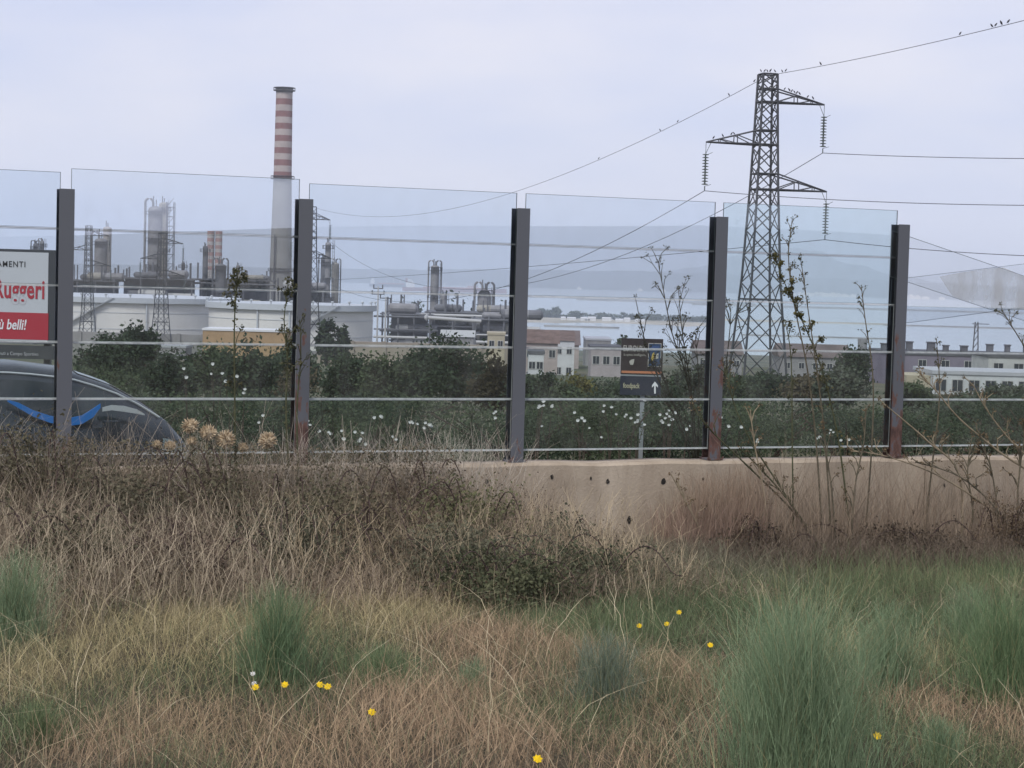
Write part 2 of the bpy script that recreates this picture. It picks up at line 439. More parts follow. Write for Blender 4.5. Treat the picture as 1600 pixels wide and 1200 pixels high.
WS0, WS1 = -0.17, 0.17
wall = thing('concrete_wall', 'long low beige concrete wall with tie holes under the glass fence', 'wall', fence(0, 0, E-3.2))
seg = 6.0
for k in range(-3, 5):                     # cast sections with narrow joints
    t0, t1 = -1.4+k*seg+0.006, -1.4+(k+1)*seg-0.006
    a = MB(); dz = 0.012*math.sin(k*2.1)
    n = 16
    P = []; Fq = []
    for i in range(n+1):
        tt = t0+(t1-t0)*i/n
        e = 0.006*math.sin(tt*5.3)+0.004*math.sin(tt*13.1)
        zt = WALLTOP+e
        for (s_, z_) in ((WS0, E-3.6), (WS0+0.004*math.sin(tt*3), zt-0.025), (WS0+0.025, zt), (WS1-0.02, zt), (WS1, zt-0.02), (WS1, E-3.6)):
            P.append(fence(tt, s_, z_))
    for i in range(n):
        for j in range(5): Fq.append((i*6+j, (i+1)*6+j, (i+1)*6+j+1, i*6+j+1))
    Fq += [tuple(range(6))[::-1], tuple(n*6+j for j in range(6))]
    a.add(P, Fq); a.build('wall_section', M_conc, wall)
M_holeshade = mat('hole_shade', (0.03, 0.028, 0.026), 0.9, 0.1)  # flat discs on the wall face, the holes' inner shade put into their colour
def wallpt(px, py):                        # point of the front face of the wall seen at a pixel
    d = ray(px, py); n_ = FNB; p0 = fence(0, WS0, 0)
    q = (p0-EYE); k = (q.x*n_.x+q.y*n_.y)/(d.x*n_.x+d.y*n_.y)
    return EYE+d*k
for (px, py, r_) in ((862, 745, .02), (923, 747, .012), (949, 752, .02), (1036, 752, .028), (900, 802, .02), (983, 812, .03), (1098, 748, .012), (1427, 800, .02), (1180, 770, .015), (1300, 765, .015), (1475, 758, .016), (760, 752, .018)):
    c = wallpt(px, py); a = MB(); n = 10; rim = []; mid = []
    for k in range(n):
        an = 2*math.pi*k/n; rr = r_*random.uniform(.75, 1.2)
        rim.append(c+FD*(rr*math.cos(an))+UP*(rr*1.3*math.sin(an))-FNB*0.006)
    a.add(rim+[c-FNB*0.0065], [(k, (k+1) % n, n) for k in range(n)]+[tuple(range(n))[::-1]])
    a.build('tie_hole_disc', M_holeshade, wall)

def post_mat(i, rust):
    M = bpy.data.materials.new('grey_painted_steel_%d' % i); M.use_nodes = True
    t = M.node_tree; b = t.nodes['Principled BSDF']
    tx = N(t, 'ShaderNodeTexCoord'); sx = N(t, 'ShaderNodeSeparateXYZ')
    t.links.new(tx.outputs['Object'], sx.inputs[0])
    nn = N(t, 'ShaderNodeTexNoise'); nn.inputs['Scale'].default_value = 7; nn.inputs['Detail'].default_value = 8; nn.inputs['Roughness'].default_value = .65
    mpn = N(t, 'ShaderNodeMapping'); mpn.inputs['Scale'].default_value = (1.6, 1.6, .6); mpn.inputs['Location'].default_value = (i*3.1, i*1.3, i*.7)
    t.links.new(tx.outputs['Object'], mpn.inputs[0]); t.links.new(mpn.outputs[0], nn.inputs['Vector'])
    mr = N(t, 'ShaderNodeMapRange'); mr.inputs[1].default_value = 0.0; mr.inputs[2].default_value = 1.9; mr.inputs[3].default_value = 0.19*rust; mr.inputs[4].default_value = -0.14
    t.links.new(sx.outputs[2], mr.inputs[0])
    ad = N(t, 'ShaderNodeMath', operation='ADD'); t.links.new(nn.outputs['Fac'], ad.inputs[0]); t.links.new(mr.outputs[0], ad.inputs[1])
    cr = N(t, 'ShaderNodeValToRGB'); cr.color_ramp.interpolation = 'LINEAR'
    e = cr.color_ramp.elements; e[0].position = .56; e[0].color = (0.104, 0.111, 0.125, 1); e[1].position = .60; e[1].color = (0.13, 0.07, 0.055, 1)
    e2 = e.new(.72); e2.color = (0.06, 0.035, 0.03, 1)
    t.links.new(ad.outputs[0], cr.inputs[0]); t.links.new(cr.outputs[0], b.inputs['Base Color'])
    b.inputs['Roughness'].default_value = .55; b.inputs['Specular IOR Level'].default_value = .35
    bpn = N(t, 'ShaderNodeBump'); bpn.inputs['Strength'].default_value = .25; bpn.inputs['Distance'].default_value = .004
    t.links.new(nn.outputs['Fac'], bpn.inputs['Height']); t.links.new(bpn.outputs[0], b.inputs['Normal'])
    return M
barrier = thing('glass_barrier', 'tall transparent glass panel fence with grey steel posts on the concrete wall', 'fence', fence(0, 0, WALLTOP))
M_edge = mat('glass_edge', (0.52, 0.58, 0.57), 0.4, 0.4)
M_edgesil = mat('glass_edge_silhouette', (0.10, 0.13, 0.14), 0.4, 0.4)  # darker copy of the edge, its backlit look against sky put into the colour
M_sealsil = mat('glazing_seal_silhouette', (0.16, 0.18, 0.19), 0.6, 0.3)  # same seal painted darker to stand out as a silhouette on the sky
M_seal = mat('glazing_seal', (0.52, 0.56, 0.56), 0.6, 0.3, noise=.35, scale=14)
PH = 2.43
fw_, fd_, ft_, wt_ = 0.13, 0.14, 0.010, 0.008
for i in range(-1, 6):
    tt = (i-2)*BAY; a = MB(); zt = WALLTOP+PH
    zb = WALLTOP+0.005
    rust = {1: 1.0, 3: .55, 4: .9}.get(i, .1)
    for s_ in (-fd_/2, fd_/2):
        a.obox(fence(tt, s_, (zb+zt)/2), FD, FNB, UP, fw_/2, ft_/2, (zt-zb)/2)
    a.obox(fence(tt, 0, (zb+zt)/2), FD, FNB, UP, wt_/2, fd_/2-ft_/2-.0005, (zt-zb)/2-.002)
    Mp = post_mat(i+2, rust)
    po = a.build('post', Mp, barrier)
    bpl = MB(); bpl.obox(fence(tt, 0, WALLTOP+.012), FD, FNB, UP, .08, .10, .009); sub(bpl.build('base_plate', Mp, po))
    for sx_ in (-1, 1):
        bl = MB(); bl.lathe(fence(tt+sx_*.08, -.1, WALLTOP+.02), [(.011, 0), (.011, .018)], 6); bl.build('bolt', Mp, po)

JN = [0.115, 0.605, 1.10, 1.595, 2.085, 2.575]
TH = 0.010
def pane(name, c, ax, hw, hh, M, up=None, edge=None):
    up = up or UP; n_ = FNB; a = MB(); e_ = .0035      # face border in edge colour, standing in for refraction at the rim
    cs4 = ((-1,-1),(1,-1),(1,1),(-1,1))
    P = [c+ax*((hw-q*e_)*i)+up*((hh-q*e_)*j)+n_*(TH/2*k) for k in (-1, 1) for q in (0, 1) for i, j in cs4]
    a.add(P, [(4,5,6,7), (15,14,13,12)]); a.cur = 1
    a.add(P, [(i, (i+1) % 4, 4+(i+1) % 4, 4+i) for i in range(4)]+[(8+i, 12+i, 12+(i+1) % 4, 8+(i+1) % 4) for i in range(4)]+[(i, 8+i, 8+(i+1) % 4, (i+1) % 4) for i in range(4)])
    return a.build(name, [M, edge or M_edge], barrier)
for i in range(-1, 5):
    tc_ = (i-2+.5)*BAY; hw = BAY/2-0.046
    for r_ in range(5):
        if i == 4 and r_ in (3, 4): continue
        z0, z1 = WALLTOP+JN[r_]+.008, WALLTOP+JN[r_+1]-.008
        if r_ == 4: z1 = WALLTOP+JN[5]+(0.035 if i == 0 else 0.0)
        refl, tint, dirt = 0.045, (0.90, 0.935, 0.965), 0.010
        if i in (0,) and r_ >= 3: refl = 0.19
        if i == 2 and r_ >= 3: refl = 0.10
        if i == 3: tint, refl = (0.875, 0.93, 0.945), 0.05
        if r_ <= 1: dirt = 0.03; tint = (0.88, 0.93, 0.935)
        pane('pane', fence(tc_, 0, (z0+z1)/2), FD, hw, (z1-z0)/2, glass_mat('glass_pane_%d_%d' % (i+1, r_), tint, refl, dirt, seed=i*3.7+r_*1.3), edge=M_edgesil if r_ >= 3 else M_edge)
    for r_ in range(5):                                   # strips between and below the panes
        if i == 4 and r_ in (3, 4): continue
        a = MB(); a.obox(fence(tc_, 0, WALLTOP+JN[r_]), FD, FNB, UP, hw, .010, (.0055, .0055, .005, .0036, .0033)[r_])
        a.build('glazing_strip', M_sealsil if r_ == 4 else M_seal, barrier)
# the bay whose two upper panes have come loose and hang askew over each other
def on_fence(px, py, s_=0.0):
    d = ray(px, py); p0 = fence(0, s_, 0)-EYE
    return EYE+d*((p0.x*FNB.x+p0.y*FNB.y)/(d.x*FNB.x+d.y*FNB.y))
def loose(p_left_top, p_on_top, L, H, s_, M):
    A = on_fence(*p_left_top, s_); B = on_fence(*p_on_top, s_)
    ax = (B-A).normalized(); up = UP          # cut square to the post
    return pane('loose_pane', A+ax*(L/2)-up*(H/2), ax, L/2, H/2, M, up, M_edgesil)
loose((1393, 360), (1600, 431), 1.98, .475, -0.015, glass_mat('loose_glass_a', (0.975, 0.98, 0.985), .02, .008, seed=3))
loose((1393, 437), (1600, 412), 1.98, .475, 0.013, glass_mat('loose_glass_b', (0.975, 0.98, 0.985), .02, .008, seed=9))
Md = bpy.data.materials.new('trapped_dirt'); Md.use_nodes = True
t = Md.node_tree; t.nodes.clear()
tx = N(t, 'ShaderNodeTexCoord'); nn = N(t, 'ShaderNodeTexNoise'); nn.inputs['Scale'].default_value = 5; nn.inputs['Detail'].default_value = 7
mpn = N(t, 'ShaderNodeMapping'); mpn.inputs['Scale'].default_value = (1, 1, .35); t.links.new(tx.outputs['Object'], mpn.inputs[0]); t.links.new(mpn.outputs[0], nn.inputs['Vector'])
cr = N(t, 'ShaderNodeValToRGB'); cr.color_ramp.elements[0].position = .38; cr.color_ramp.elements[0].color = (.15,)*3+(1,); cr.color_ramp.elements[1].position = .68; cr.color_ramp.elements[1].color = (.62,)*3+(1,)
t.links.new(nn.outputs['Fac'], cr.inputs[0])
df = N(t, 'ShaderNodeBsdfDiffuse'); df.inputs[0].default_value = (.9, .87, .78, 1); tl = N(t, 'ShaderNodeBsdfTranslucent'); tl.inputs[0].default_value = (.97, .94, .85, 1)
ms_ = N(t, 'ShaderNodeMixShader'); ms_.inputs[0].default_value = .5; t.links.new(df.outputs[0], ms_.inputs[1]); t.links.new(tl.outputs[0], ms_.inputs[2])
tp = N(t, 'ShaderNodeBsdfTransparent'); tp.inputs[0].default_value = (1, 1, .99, 1); m2 = N(t, 'ShaderNodeMixShader')
t.links.new(cr.outputs[0], m2.inputs[0]); t.links.new(tp.outputs[0], m2.inputs[1]); t.links.new(ms_.outputs[0], m2.inputs[2]); oo = N(t, 'ShaderNodeOutputMaterial'); t.links.new(m2.outputs[0], oo.inputs[0])
poly = [(1468, 432), (1500, 426), (1540, 420), (1568, 418), (1612, 437), (1640, 448), (1640, 478), (1600, 484), (1562, 487), (1520, 474), (1488, 463)]
a = MB(); a.add([on_fence(x, y, -.001) for x, y in poly], [tuple(range(11))])
tag(a.build('dirt_film', Md, barrier), 'brown dirt trapped between two loose overlapping panes')

# ================================================================== PYLONS AND WIRES
M_steel = mat('galvanised_steel', (0.085, 0.09, 0.10), 0.6, 0.4, metal=0.2, noise=.3, scale=.8)
M_ins = mat('glass_insulator', (0.10, 0.125, 0.115), 0.25, 0.5)
def make_pylon(loc, label, H=24.6, rot=13.0, scl=1.0, detail=True, Hb=0):
    root = thing('power_pylon', label, 'pylon', loc, None)
    o_ = Vector(loc); ca, sa_ = math.cos(R(rot)), math.sin(R(rot))
    ax = Vector((ca, sa_, 0)); ay = Vector((-sa_, ca, 0))
    W = lambda x, y, z: o_+(ax*x+ay*y+UP*z)*scl
    hs = lambda z: float(np.interp(z, [0, 9, 16, 20, H], [1.85, 1.16, .85, .72, .58]))   # half width at height z
    th = .07
    cs = ((-1, -1), (1, -1), (1, 1), (-1, 1))
    zs = [0.0]
    while zs[-1] < H-.6: zs.append(min(H, zs[-1]+hs(zs[-1])*1.8))
    if H-zs[-2] < .7: zs.pop(-2)
    for cx, cyy in cs:
        a = MB(); pts = [W(cx*hs(z), cyy*hs(z), z) for z in (0, 9, 16, 20, H)]
        for p, q in zip(pts, pts[1:]): a.bar(p, q, .13*scl)
        a.build('leg', M_steel, root)
    for f in range(4):
        c0, c1 = cs[f], cs[(f+1) % 4]
        for z0, z1 in zip(zs, zs[1:]):
            for s0, s1 in ((c0, c1), (c1, c0)):
                a = MB(); a.bar(W(s0[0]*hs(z0), s0[1]*hs(z0), z0), W(s1[0]*hs(z1), s1[1]*hs(z1), z1), th*scl); a.build('brace', M_steel, root)
        for z in (7.4, H-8.9, H-7.7, H-5.45, H-4.35, H-2.15, H-1.15, H):
            a = MB(); a.bar(W(c0[0]*hs(z), c0[1]*hs(z), z), W(c1[0]*hs(z), c1[1]*hs(z), z), .09*scl); a.build('crosspiece', M_steel, root)
    tips = {}
    for key, sg, zt, zb, L in (('ru', 1, H-1.15, H-2.15, 4.75), ('l', -1, H-4.35, H-5.45, 4.85), ('rl', 1, H-7.7, H-8.9, 5.2)):
        tip = W(sg*L, 0, zb+.02)
        a = MB()
        ht, hb = hs(zt), hs(zb)
        for s_ in (-1, 1):
            T0, B0 = W(sg*ht, s_*ht, zt), W(sg*hb, s_*hb, zb)
            a.bar(T0, tip, .085*scl); a.bar(B0, tip, .095*scl)
            M1 = T0.lerp(tip, .42); M2 = B0.lerp(tip, .42)
            a.bar(M1, M2, .06*scl); a.bar(B0, M1, .06*scl); a.bar(M2, T0.lerp(tip, .74), .05*scl); a.bar(T0.lerp(tip, .74), B0.lerp(tip, .74), .05*scl)
        a.bar(B0.lerp(tip, .42), W(sg*hb, -hb, zb).lerp(tip, .42), .05*scl)
        arm = a.build('cross_arm', M_steel, root)
        ins = MB(); top = tip-UP*.9*scl
        ins.bar(tip, top, .03*scl); ins.bar(W(sg*(L-.42), 0, zb+.02), top, .03*scl)
        n = 11; prof = []
        Ls = 2.5*scl
        for k in range(n):
            z = -Ls*k/n; prof += [(.06*scl, z), (.25*scl, z-Ls*.25/n), (.25*scl, z-Ls*.42/n), (.06*scl, z-Ls*.55/n)]
        ins.lathe(top, prof, 10)
        ins.bar(top-UP*Ls, top-UP*(Ls+.35*scl), .06*scl); ins.bar(top-UP*.1+ax*.05, top+ax*.55*scl+UP*.12, .025*scl); ins.bar(top-UP*(Ls), top-UP*(Ls-.15)+ax*.5*scl, .025*scl)
        ins.build('insulator_string', M_ins, root)
        tips[key] = top-UP*(Ls+.35*scl)
    tips['top'] = W(0, 0, H)
    return root, tips
pb = V(1189, 606, 150.0); PZ = pb.z
top_want = V(1200, 116, 150.0)
loc0 = Vector((top_want.x, 150.0, float(far_z(top_want.x, 150.0))-.1))
H0 = top_want.z-loc0.z
pyl, TIP = make_pylon(loc0, 'tall dark steel lattice power pylon with birds perched on its arms', H=H0)
def far_pylon(px, Y, ytop, rot, label):
    p = V(px, ytop, Y); g = float(far_z(p.x, Y)); return make_pylon(Vector((p.x, Y, g-.1)), label, H=p.z-g, rot=rot)
pylA, TIPA = far_pylon(487, 335, 322, 52, 'hazy lattice pylon beyond the tank, beside the striped chimney')
pylB, TIPB = far_pylon(254, 400, 363, 35, 'lattice pylon standing in front of the wide pale storage tank')
pylC, TIPC = far_pylon(139, 430, 352, 30, 'hazy lattice pylon beside the short twin column')
M_wire = mat('aluminium_wire', (0.12, 0.13, 0.15), 0.6, 0.3)
def wire(A, B, sag, r_, label, n=36, r_far=None):
    pts = [A.lerp(B, k/n)-UP*(4*sag*(k/n)*(1-k/n)) for k in range(n+1)]
    a = MB(); a.tube(pts, [r_]*(n+1), 5)
    a.single('power_wire', M_wire, label, 'wire', 'wires strung from the tall pylon')
    return pts
def sag_through(A, B, px, py):
    """sag that makes the hanging wire pass the pixel"""
    best = None
    for s_ in np.linspace(0, 25, 501):
        for k in range(1, 60):
            q = A.lerp(B, k/60)-UP*(4*s_*(k/60)*(1-k/60)); x, y = proj(q)
            if abs(x-px) < 8:
                e = abs(y-py)+abs(x-px)*.05
                if best is None or e < best[0]: best = (e, s_)
    return best[1] if best else 2.0
EWL = wire(TIP['top']+Vector((-.5, 0, -.4)), TIPA['top'], sag_through(TIP['top'], TIPA['top'], 936, 245), .022, 'thin earth wire falling from the pylon top towards the refinery')
Bx = V(1790, -18, 96)
EWR = wire(TIP['top']+Vector((.5, 0, 0)), Bx, sag_through(TIP['top'], Bx, 1500, 55), .022, 'thin earth wire rising from the pylon top away from the refinery')
for key, ka, lab in (('l', 'l', 'single short arm'), ('ru', 'ru', 'uppermost long arm'), ('rl', 'rl', 'lowest long arm')):
    A = TIP[key]; B = TIPA[ka]
    px, py = {'l': (1003, 350), 'ru': (1090, 350), 'rl': (1190, 425)}[key]
    wire(A, B, sag_through(A, B, px, py), .028, 'power wire from the %s of the pylon towards the refinery' % lab)
    C, py = {'l': (V(1900, 318, 120), 319), 'ru': (V(1900, 245, 120), 246), 'rl': (V(1900, 404, 120), 390)}[key]
    wire(A, C, {'l': .5, 'ru': .25, 'rl': .45}[key], .028, 'power wire from the %s of the pylon away from the refinery' % lab)

# birds
M_bird = mat('dark_plumage', (0.03, 0.03, 0.035), 0.7, 0.3)
def bird_mesh(flip):
    a = MB(); s_ = .115
    # one continuous body: tail, rump, belly, breast, neck, head, beak along an upright S
    spine = [(-.95, .0), (-.75, .12), (-.45, .42), (-.1, .85), (.22, 1.25), (.38, 1.55), (.5, 1.72), (.68, 1.70), (.9, 1.64)]
    rad = [.05, .10, .30, .45, .40, .25, .24, .15, .02]
    a.tube([Vector((x*s_*flip, 0, (z+.42)*s_)) for x, z in spine], [r_*s_ for r_ in rad], 8)
    me = bpy.data.meshes.new('bird'); 
    for y in (-.12, .12): a.tube([Vector((-.05*flip*s_, y*s_, .95*s_)), Vector((0, y*s_, 0))], .035*s_, 4)
    me.from_pydata(a.v, [], a.f); me.materials.append(M_bird); me.polygons.foreach_set('use_smooth', [True]*len(a.f))
    return me
BM = [bird_mesh(1), bird_mesh(-1)]
def bird(p, label, group, k):
    o = bpy.data.objects.new('bird', BM[k % 2]); COL.objects.link(o); o.location = p; o.rotation_euler = (0, 0, random.uniform(-.7, .7))
    f = random.uniform(.9, 1.15); o.scale = (f, f, f)
    tag(o, label, 'bird', group)
def on_wire(pts, px):
    best = min(((abs(proj(a.lerp(b_, f/20))[0]-px), i, f/20) for i, (a, b_) in enumerate(zip(pts, pts[1:])) for f in range(21)))
    return pts[best[1]].lerp(pts[best[1]+1], best[2])+UP*.02
kk = 0
for px in (1178, 1139, 1059, 1032, 936): bird(on_wire(EWL, px), 'small dark bird perched on the earth wire on the refinery side of the pylon', 'birds on the refinery side wire', kk); kk += 1
for px in (1222, 1228, 1282, 1500, 1549, 1556, 1564, 1575): bird(on_wire(EWR, px), 'small dark bird perched on the earth wire rising away from the refinery', 'birds on the rising wire', kk); kk += 1
tz = TIP['top'].z+.07
for px in (1189, 1195, 1199, 1204, 1211):
    q = V(px, 115, 150-.6); bird(Vector((q.x, 149.5, tz)), 'small dark bird perched on the very top of the tall pylon', 'birds on the pylon top', kk); kk += 1
def arm_line(key, sg, zoff, L, px):
    T0 = TIP['top']+Vector((0, 0, -zoff)); tipp = TIP[key]+UP*(2.5+.35+.9)
    # top chord: from the body to the tip
    h_ = .62; ca, sa_ = math.cos(R(13)), math.sin(R(13))
    S = TIP['top']-UP*zoff+Vector((ca, sa_, 0))*(sg*h_)+Vector((-sa_, ca, 0))*(-h_)
    best = min((abs(proj(S.lerp(tipp, f/200))[0]-px), f/200) for f in range(201))
    return S.lerp(tipp, best[1])+UP*.05
for px in (1226, 1233, 1237, 1241, 1245, 1249, 1262, 1270): bird(arm_line('ru', 1, 1.15, 4.75, px), 'small dark bird perched on the uppermost arm of the pylon', 'birds on the uppermost arm', kk); kk += 1
for px in (1115, 1129, 1143, 1147): bird(arm_line('l', -1, 4.35, 4.85, px), 'small dark bird perched on the single short arm of the pylon', 'birds on the short arm', kk); kk += 1

# ================================================================== REFINERY
M_cwhite = mat('faded_white_paint', (0.39, 0.345, 0.335), 0.8, .2, noise=.2, scale=.2)
M_cred = mat('faded_red_paint', (0.215, 0.115, 0.115), 0.8, .2, noise=.2, scale=.2)
M_cconc = mat('chimney_concrete', (0.33, 0.32, 0.30), 0.9, .1, noise=.25, scale=.08)
M_ccap = mat('chimney_cap', (0.09, 0.09, 0.10), 0.8, .2)
def lathe_px(px, ytop, Y, wpx):
    p = V(px, ytop, Y); k = F/Y; return p, wpx/2/k
Yc = 900; k = F/Yc
top = V(444.5, 137, Yc); gz = float(far_z(top.x, Yc)); chim = thing('striped_chimney', 'very tall red and white banded refinery chimney', 'chimney', (top.x, Yc, gz))
hpx = lambda y: (y-137)/k
rad_at = lambda h: 12.7/k+(16.2-12.7)/k*h/(340/k)
def stack_piece(name, y0, y1, M, extra=0):
    a = MB(); h0, h1 = hpx(y0), hpx(y1)
    a.lathe((top.x, Yc, top.z), [(rad_at(h1)+extra, -h1), (rad_at(h0)+extra, -h0)], 32); return a.build(name, M, chim, True) if False else a.build(name, M, chim)
stack_piece('cap', 137, 145, M_ccap, .1)
y = 145.0; kb = 0
while y < 276:
    stack_piece('band', y, min(y+9.4, 277), M_cwhite if kb % 2 == 0 else M_cred); y += 9.4; kb += 1
a = MB(); a.lathe((top.x, Yc, top.z), [(rad_at(135)*1.18, gz-top.z), (rad_at(hpx(277)), -hpx(y))], 32); a.build('shaft', M_cconc, chim)
for yy in (141, 277.5, 421):
    a = MB(); r_ = rad_at(hpx(yy)); a.lathe((top.x, Yc, top.z-hpx(yy)), [(r_, -.3), (r_+1.3, -.3), (r_+1.3, 0), (r_, 0)], 24)
    for q in range(16):
        an = q*math.pi/8; a.bar((top.x+(r_+1.2)*math.cos(an), Yc+(r_+1.2)*math.sin(an), top.z-hpx(yy)), (top.x+(r_+1.2)*math.cos(an), Yc+(r_+1.2)*math.sin(an), top.z-hpx(yy)+1.2), .12)
    a.lathe((top.x, Yc, top.z-hpx(yy)+1.1), [(r_+1.15, 0), (r_+1.25, 0), (r_+1.25, .12), (r_+1.15, .12)], 24)
    a.build('gallery', M_ccap, chim)
a = MB(); a.box((top.x-2.6, Yc-6.2, gz), (top.x-2.2, Yc-5.0, top.z-hpx(365))); a.build('ladder_duct', M_ccap, chim)

M_col = mat('column_cladding', (0.29, 0.28, 0.28), 0.6, .4, metal=.2, noise=.35, scale=.25)
M_colcream = mat('column_cream', (0.40, 0.37, 0.31), 0.7, .3, noise=.3, scale=.2)
M_dark = mat('plant_steelwork', (0.15, 0.15, 0.16), 0.7, .3, noise=.4, scale=.3)
M_pinkw = mat('pale_red_band', (0.42, 0.24, 0.22), .8, .2); M_palew = mat('pale_white_band', (0.50, 0.46, 0.43), .8, .2)
def column(px, ytop, wpx, Y, label, M=None, plats=4, loop=1, dome=.5, side=True, wtop=None, ladder=True, parent=None):
    M = M or M_col; p, r_ = lathe_px(px, ytop, Y, wpx); g = float(far_z(p.x, Y)); H = p.z-g
    root = parent or thing('refinery_column', label, 'column', (p.x, Y, g))
    rt = (wtop/wpx if wtop else 1)*r_
    a = MB(); prof = [(r_, 0), (r_, H*.55), (rt, H*.6), (rt, H-r_*dome)]
    for q in range(1, 5): an = q*math.pi/8; prof.append((max(.05, rt*math.cos(an)), H-r_*dome+r_*dome*math.sin(an)))
    a.lathe((p.x, Y, g), prof, 20); a.build('shell', M, root)
    for q in range(plats):
        z = g+H*(.45+.5*q/max(1, plats-1)); rr = rt if z-g > H*.58 else r_
        a = MB(); a.lathe((p.x, Y, z), [(rr*.9, -.15), (rr+1.3, -.15), (rr+1.3, 0), (rr*.9, 0)], 16)
        for w_ in range(10):
            an = w_*math.pi/5; xx, yy = p.x+(rr+1.2)*math.cos(an), Y+(rr+1.2)*math.sin(an); a.bar((xx, yy, z), (xx, yy, z+1.3), .12)
        a.lathe((p.x, Y, z+1.2), [(rr+1.12, 0), (rr+1.28, 0), (rr+1.28, .14), (rr+1.12, .14)], 16)
        a.build('platform', M_dark, root)
    if ladder:
        a = MB()
        for dx in (-.35, .35): a.bar((p.x+r_+.5+dx, Y-.6, g), (p.x+r_+.5+dx, Y-.6, g+H+.8), .13)
        for q in range(int(H/1.6)): a.bar((p.x+r_+.15, Y-.6, g+q*1.6), (p.x+r_+.85, Y-.6, g+q*1.6), .1)
        a.build('ladder', M_dark, root)
    for q in range(loop):
        sg = -1 if q % 2 == 0 else 1
        a = MB(); x0 = p.x+sg*rt*.3; x1 = p.x+sg*(rt*1.25+.5); zt = p.z+rt*.9
        pts = [(x0, Y-.5, p.z-.5)]+[(x0+(x1-x0)*(1-math.cos(an))/2, Y-.5, p.z+rt*.45+math.sin(an)*rt*.6) for an in np.linspace(0, math.pi, 9)]+[(x1, Y-.5, g+H*.3)]
        a.tube(pts, max(.25, rt*.17), 8); a.build('overhead_pipe', M_dark if q else M, root)
    for q in range(2):
        a = MB(); a.tube([(p.x+rt*(.1-.4*q), Y, p.z-.4), (p.x+rt*(.1-.4*q), Y, p.z+rt*(.9+.5*q))], .22, 6); a.build('vent', M_dark, root)
    return root, p, g
column(158, 372, 20, 860, 'short grey twin column with looped pipe at the edge of the refinery', plats=3)
column(168, 354, 13, 875, 'slim pale refinery stack with a wider rim, joined behind a grey column', M=mat('stack_buff', (.40, .36, .33), .8, .2), plats=1, loop=0, ladder=False)
rb, p, g = column(243, 322, 22, 860, 'tallest fat grey and cream refinery column beside a scaffold tower', plats=4, loop=1)
column(256, 316, 14, 880, 'slim cream column rising beside the fattest refinery column', M=M_colcream, plats=3, loop=0)
# scaffold tower beside it
p = V(267, 316, 860); g = float(far_z(p.x, 860)); rt_ = thing('scaffold_tower', 'open steel scaffold tower against the fattest refinery column', 'scaffold', (p.x, 860, g))
hw = 1.6
for sx_ in (-1, 1):
    for sy in (-1, 1):
        a = MB(); a.bar((p.x+sx_*hw, 860+sy*hw, g), (p.x+sx_*hw, 860+sy*hw, p.z), .28); a.build('upright', M_dark, rt_)
zz = g
while zz < p.z-1:
    a = MB()
    for (x0, y0, x1, y1) in ((-1, -1, 1, -1), (1, -1, 1, 1), (1, 1, -1, 1), (-1, 1, -1, -1)): a.bar((p.x+x0*hw, 860+y0*hw, zz), (p.x+x1*hw, 860+y1*hw, zz), .2)
    a.bar((p.x-hw, 860-hw, zz), (p.x+hw, 860-hw, zz+4), .16); a.build('stage', M_dark, rt_); zz += 4.2
column(321, 384, 8, 840, 'thin dark column beside the pale banded twin stack', M=M_dark, plats=3, loop=0)
# pale banded twin stack
p = V(336, 361, 940); g = float(far_z(p.x, 940)); kx = F/940
root = thing('banded_stack', 'short wide pale twin stack with faint pink bands', 'chimney', (p.x, 940, g))
for q, dx in ((0, -2.0), (1, 1.9)):
    y = 361; n = 0
    while y < 425:
        a = MB(); a.lathe((p.x+dx, 940, 0), [(1.75, p.z-(y+5.5-361)/kx), (1.75, p.z-(y-361)/kx)], 18); a.build('band', M_pinkw if n % 2 == 0 else M_palew, root); y += 5.5; n += 1
    a = MB(); a.lathe((p.x+dx, 940, 0), [(2.1, g), (1.75, p.z-(y-361)/kx)], 18); a.build('shaft', M_palew, root)
a = MB(); a.box((p.x-.25, 938.2, g), (p.x+.1, 938.6, p.z)); a.build('ladder', M_dark, root)
column(345, 412, 16, 820, 'low cluster of vessels at the foot of the pale banded stack', M=M_dark, plats=3, loop=2)
column(372, 414, 6, 840, 'small thin vent column between the chimney and the banded stack', M=M_col, plats=2, loop=0)
column(286, 410, 5, 830, 'small thin vent column near the scaffold tower', M=M_dark, plats=2, loop=0)
column(513, 378, 14, 820, 'dark narrow topped column beside the rusty fence post, beyond the chimney', M=M_col, plats=5, loop=0, wtop=9)
column(524, 410, 11, 830, 'cream vessel with a tall looped pipe near the narrow topped column', M=M_colcream, plats=1, loop=2)
column(506, 402, 9, 835, 'grey slender column in the cluster with the cream vessel', M=M_dark, plats=3, loop=1)
column(680, 414, 15, 760, 'lone grey column with hooked pipes on top before the tankers', plats=3, loop=2, wtop=13)
column(693, 460, 10, 750, 'short grey vessel at the foot of the lone hooked column', plats=1, loop=0)
column(757, 452, 21, 740, 'squat domed vessel with an arched overhead pipe', plats=2, loop=2, dome=1.0)
column(56, 380, 8, 800, 'small pipe cluster rising over the top of the billboard', M=M_dark, plats=2, loop=2)
column(66, 376, 6, 790, 'thin vent column rising over the top of the billboard', M=M_col, plats=2, loop=1)

